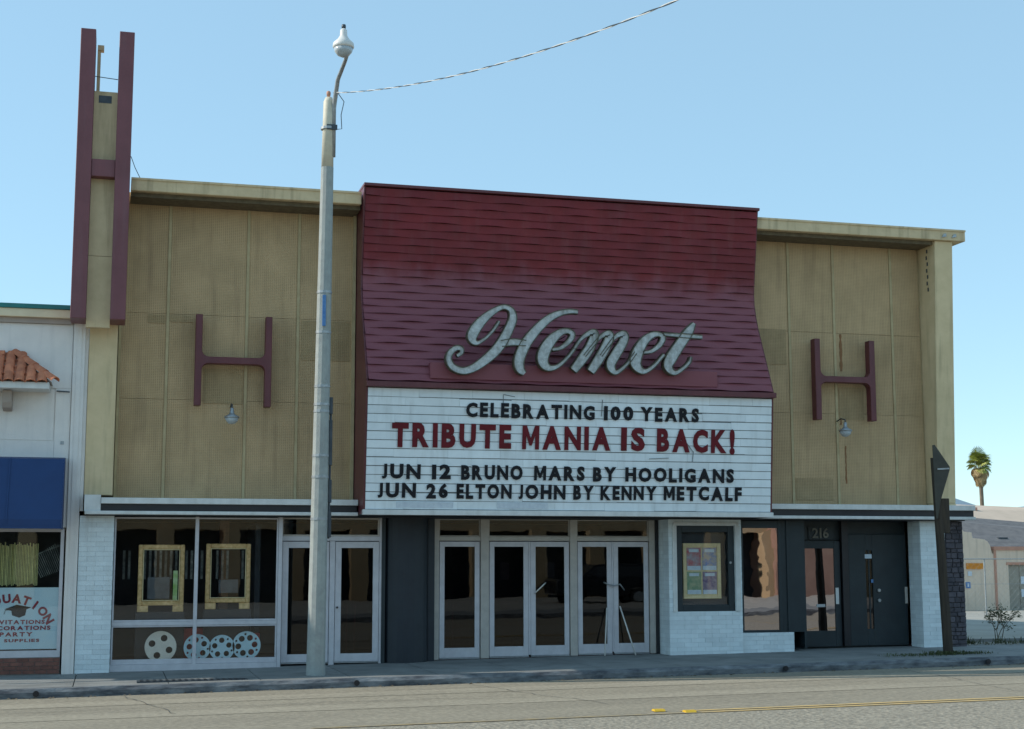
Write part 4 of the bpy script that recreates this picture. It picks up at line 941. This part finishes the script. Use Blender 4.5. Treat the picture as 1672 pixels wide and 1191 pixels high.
# roof: grey shingle slope, paler above; lit and shaded split put into the colours
v = [(40, y0+.2, 2.36), (62, y0+.2, 2.36), (62, y0+6.5, 3.9), (40, y0+6.5, 5.3), (40, y0+.2, 2.9)]
rd = MB().add([(42, y0+.30, 2.42), (62, y0+.30, 2.42), (62, y0+5.0, 3.10), (42, y0+5.0, 4.45)], [(0, 1, 2, 3)]).add([(42, y0+.30, 2.30), (62, y0+.30, 2.30), (62, y0+5.0, 2.98), (42, y0+5.0, 4.33)], [(3, 2, 1, 0)]).build('roof', roofd, AB)
for k in range(16):
    t = k/16; za, zb_ = 2.44+t*2.03, 2.44+t*.68; yy = y0+.30+t*4.7
    MB().prism([(yy, 0), (yy+.30, .05), (yy+.30, .07), (yy, .035)], 'x', 0, 1).add([], [])
    MB().add([(42, yy, za+.03), (62, yy, zb_+.03), (62, yy+.29, zb_+.085-.02), (42, yy+.29, za+.175-.02), (42, yy, za-.02), (62, yy, zb_-.02), (62, yy+.29, zb_+.04), (42, yy+.29, za+.13)], [(0, 1, 2, 3), (0, 4, 5, 1), (7, 6, 5, 4), (1, 5, 6, 2), (3, 2, 6, 7), (0, 3, 7, 4)]).build('shingle_course', roofd, rd)
MB().add([(42, y0+5.0, 4.46), (62, y0+5.0, 3.12), (62, y0+9.5, 4.55), (42, y0+9.5, 5.15), (42, y0+5, 4.3), (62, y0+5, 3.0), (62, y0+9.5, 4.45), (42, y0+9.5, 5.05)], [(0, 1, 2, 3), (7, 6, 5, 4), (0, 4, 5, 1), (2, 6, 7, 3)]).build('upper_roof', roofl, AB)
MB().box(49.85, 50.35, y0+6.7, y0+7.0, 4.25, 4.62).build('roof_vent', shedt, AB)
B('roof_hatch', dsteel, AB, 48.2, 48.7, y0+1.6, y0+1.9, 2.86, 2.98)
os_ = MB().box(45.34, 46.22, y0-.05, y0-.01, 1.47, 1.74).build('orange_board', orange, None, base=(45.8, y0, 1.47), label='small orange board on the beige wall under the curved parapet', cat='sign')
MB().box(45.42, 45.62, y0-.03, y0-.005, 1.15, 1.36).build('white_plate', white2, None, base=(45.5, y0, 1.15), label='small white plate below the orange board on the beige wall', cat='sign')
bl = MB().box(45.28, 45.52, y0-.03, y0-.005, .58, .86).build('blue_plate', bluest, None, base=(45.4, y0, .58), label='small blue and white plate low on the beige garage wall', cat='sign')
B('emblem', white2, bl, 45.36, 45.44, y0-.036, y0-.031, .64, .80)
# fan palm
PX, PYY, PZ = 91.9, 105.0, -1.1
PM = thing('fan_palm', (PX, PYY, PZ), 'tall fan palm with green crown and tan skirt far behind the garage', 'palm tree')
MB().tube([(PX, PYY, PZ), (PX+.1, PYY, 4), (PX, PYY, 11)], [.26, .21, .20], 8).build('trunk', trunk, PM)
def fan(m, L, fold):
    mb = MB(); n = 13; v = [(0, 0, 0), (0, .35*L, .02)]; f = []
    mb.tube([(0, 0, 0), (0, .35*L, .02)], .02, 3)
    for k in range(n):
        a = R(-75+150*k/(n-1)); r_ = L*(.65-.10*abs(k-6)/6); w_ = R(5.2)
        c = (0, .35*L, .02); droop = -.12*L
        p1 = (math.sin(a-w_)*r_*.7, .35*L+math.cos(a-w_)*r_*.7, .04); p2 = (math.sin(a+w_)*r_*.7, .35*L+math.cos(a+w_)*r_*.7, -.02)
        t_ = (math.sin(a)*r_*1.05, .35*L+math.cos(a)*r_*1.05, droop)
        mb.add([c, p1, t_, p2], [(0, 1, 2, 3)])
    return mb.mesh('frond', m)
fg = fan(palmg, 1.35, 0); ft = fan(palmt, 1.1, 0); cz = 11.95
for i in range(64):
    el = R(random.uniform(-35, 85)); az = random.uniform(0, math.tau); o = inst('frond', fg, (PX+.1*math.cos(az), PYY+.1*math.sin(az), cz+random.uniform(-.75, .25)), PM, rot=(el, random.uniform(-.5, .5), az-math.pi/2), scale=(random.uniform(.75, 1.1),)*3)
for i in range(80):
    t = random.random(); az = random.uniform(0, math.tau); o = inst('dry_frond', ft, (PX+(.42-.25*t)*math.cos(az), PYY+(.42-.25*t)*math.sin(az), cz-.5-1.45*t), PM, rot=(R(-58-22*t), random.uniform(-.4, .4), az-math.pi/2), scale=(1.0-.35*t, 1.0-.2*t, 1))
# distant round trees by the far street
def tree(x, y, z, h, r, label):
    t = thing('broadleaf_tree', (x, y, z), label, 'tree'); MB().tube([(x, y, z), (x, y, z+h*.6)], [.25, .12], 6).build('trunk', trunk, t)
    m = MB()
    for i in range(900):
        d = Vector([random.gauss(0, 1) for _ in range(3)]).normalized()*r*random.random()**.4*(1+.2*math.sin(i)); c = Vector((x, y, z+h*.65))+Vector((d.x, d.y, d.z*.8))
        a = Vector([random.gauss(0, 1) for _ in range(3)]).normalized(); b = a.orthogonal().normalized(); s = random.uniform(.15, .3)
        m.add([c-b*s, c+a*s, c+b*s, c-a*s], [(0, 1, 2, 3)])
    m.build('crown', leafg, t)
tree(122, 125, -1.1, 9.6, 3.0, 'small dark green tree top showing above the pale roof at the right edge')

# ------------------------------------------------------------------ ACROSS THE ROAD (seen in the window reflections)
sheet('far_sidewalk', [-60, 24, 120], [-24.5, FY], lambda x, y: gz(x), concrete, kind='structure'); sheet('far_lot', [-60, 24, 120], [-42, -24.5], lambda x, y: gz(x)-.01, lotm, kind='structure')
sheet('far_kerb', [-60, 24, 120], [FY, FY+.15], lambda x, y: gz(x)+.003, kerbm, kind='structure'); MB().add([(-60, FY+.15, gz(-60)+.003), (24, FY+.15, gz(24)+.003), (120, FY+.15, gz(24)+.003), (120, FY+.15, gz(24)-.3), (24, FY+.15, gz(24)-.3), (-60, FY+.15, gz(-60)-.3)], [(0, 1, 4, 5), (1, 2, 3, 4)]).build('far_kerb_face', kerbm, None, kind='structure')
OP = thing('arcade_building', (20, -43, 0), 'cream stucco arcade building across the road', 'building')
B('wall', oppw, OP, -10, 62, -50, -44, 3.4, 7.2)
for i in range(24): B('column', oppw, OP, -10+i*3.1, -9.2+i*3.1, -44.3, -43.5, -.2, 3.4)
B('wall', oppd, OP, -10, 62, -46.2, -46, -.2, 3.4); B('brick_tower', oppr, OP, 40, 45, -49, -42.9, -.2, 9); B('cornice', white, OP, -10, 39.9, -44.3, -43.9, 7.2, 7.5)
cr = thing('dark_suv', (27, -31.8, 0), 'dark sport utility vehicle parked across the road', 'car')
bd = [(-2.35, .45), (-2.35, .95), (-2.2, 1.1), (-1.2, 1.18), (-.6, 1.72), (1.7, 1.75), (2.25, 1.15), (2.35, .9), (2.35, .45), (1.9, .40), (1.85, .6), (1.6, .75), (1.2, .75), (.95, .6), (.9, .38), (-.95, .38), (-1.0, .6), (-1.2, .75), (-1.6, .75), (-1.85, .6), (-1.9, .40)]
MB().prism([(27+a, b) for a, b in bd], 'y', -32.7, -30.9).build('body', carp, cr, bevel=.05)
MB().prism([(27-1.0, 1.2), (27-.55, 1.62), (27+1.55, 1.64), (27+1.95, 1.2)], 'y', -32.72, -30.88).build('side_windows', oppd, cr)
for dx in (-1.4, 1.4):
    for yy in (-32.65, -31.15):
        o = MB().lathe([(.2, 0), (.36, .0), (.36, .22), (.2, .22)], (27+dx, yy, .34), 20, 'y').build('wheel', tyre, cr)
        MB().lathe([(.01, .0), (.22, .01), (.22, .23), (.01, .235)], (27+dx, yy, .34), 12, 'y').build('rim', steel, o)
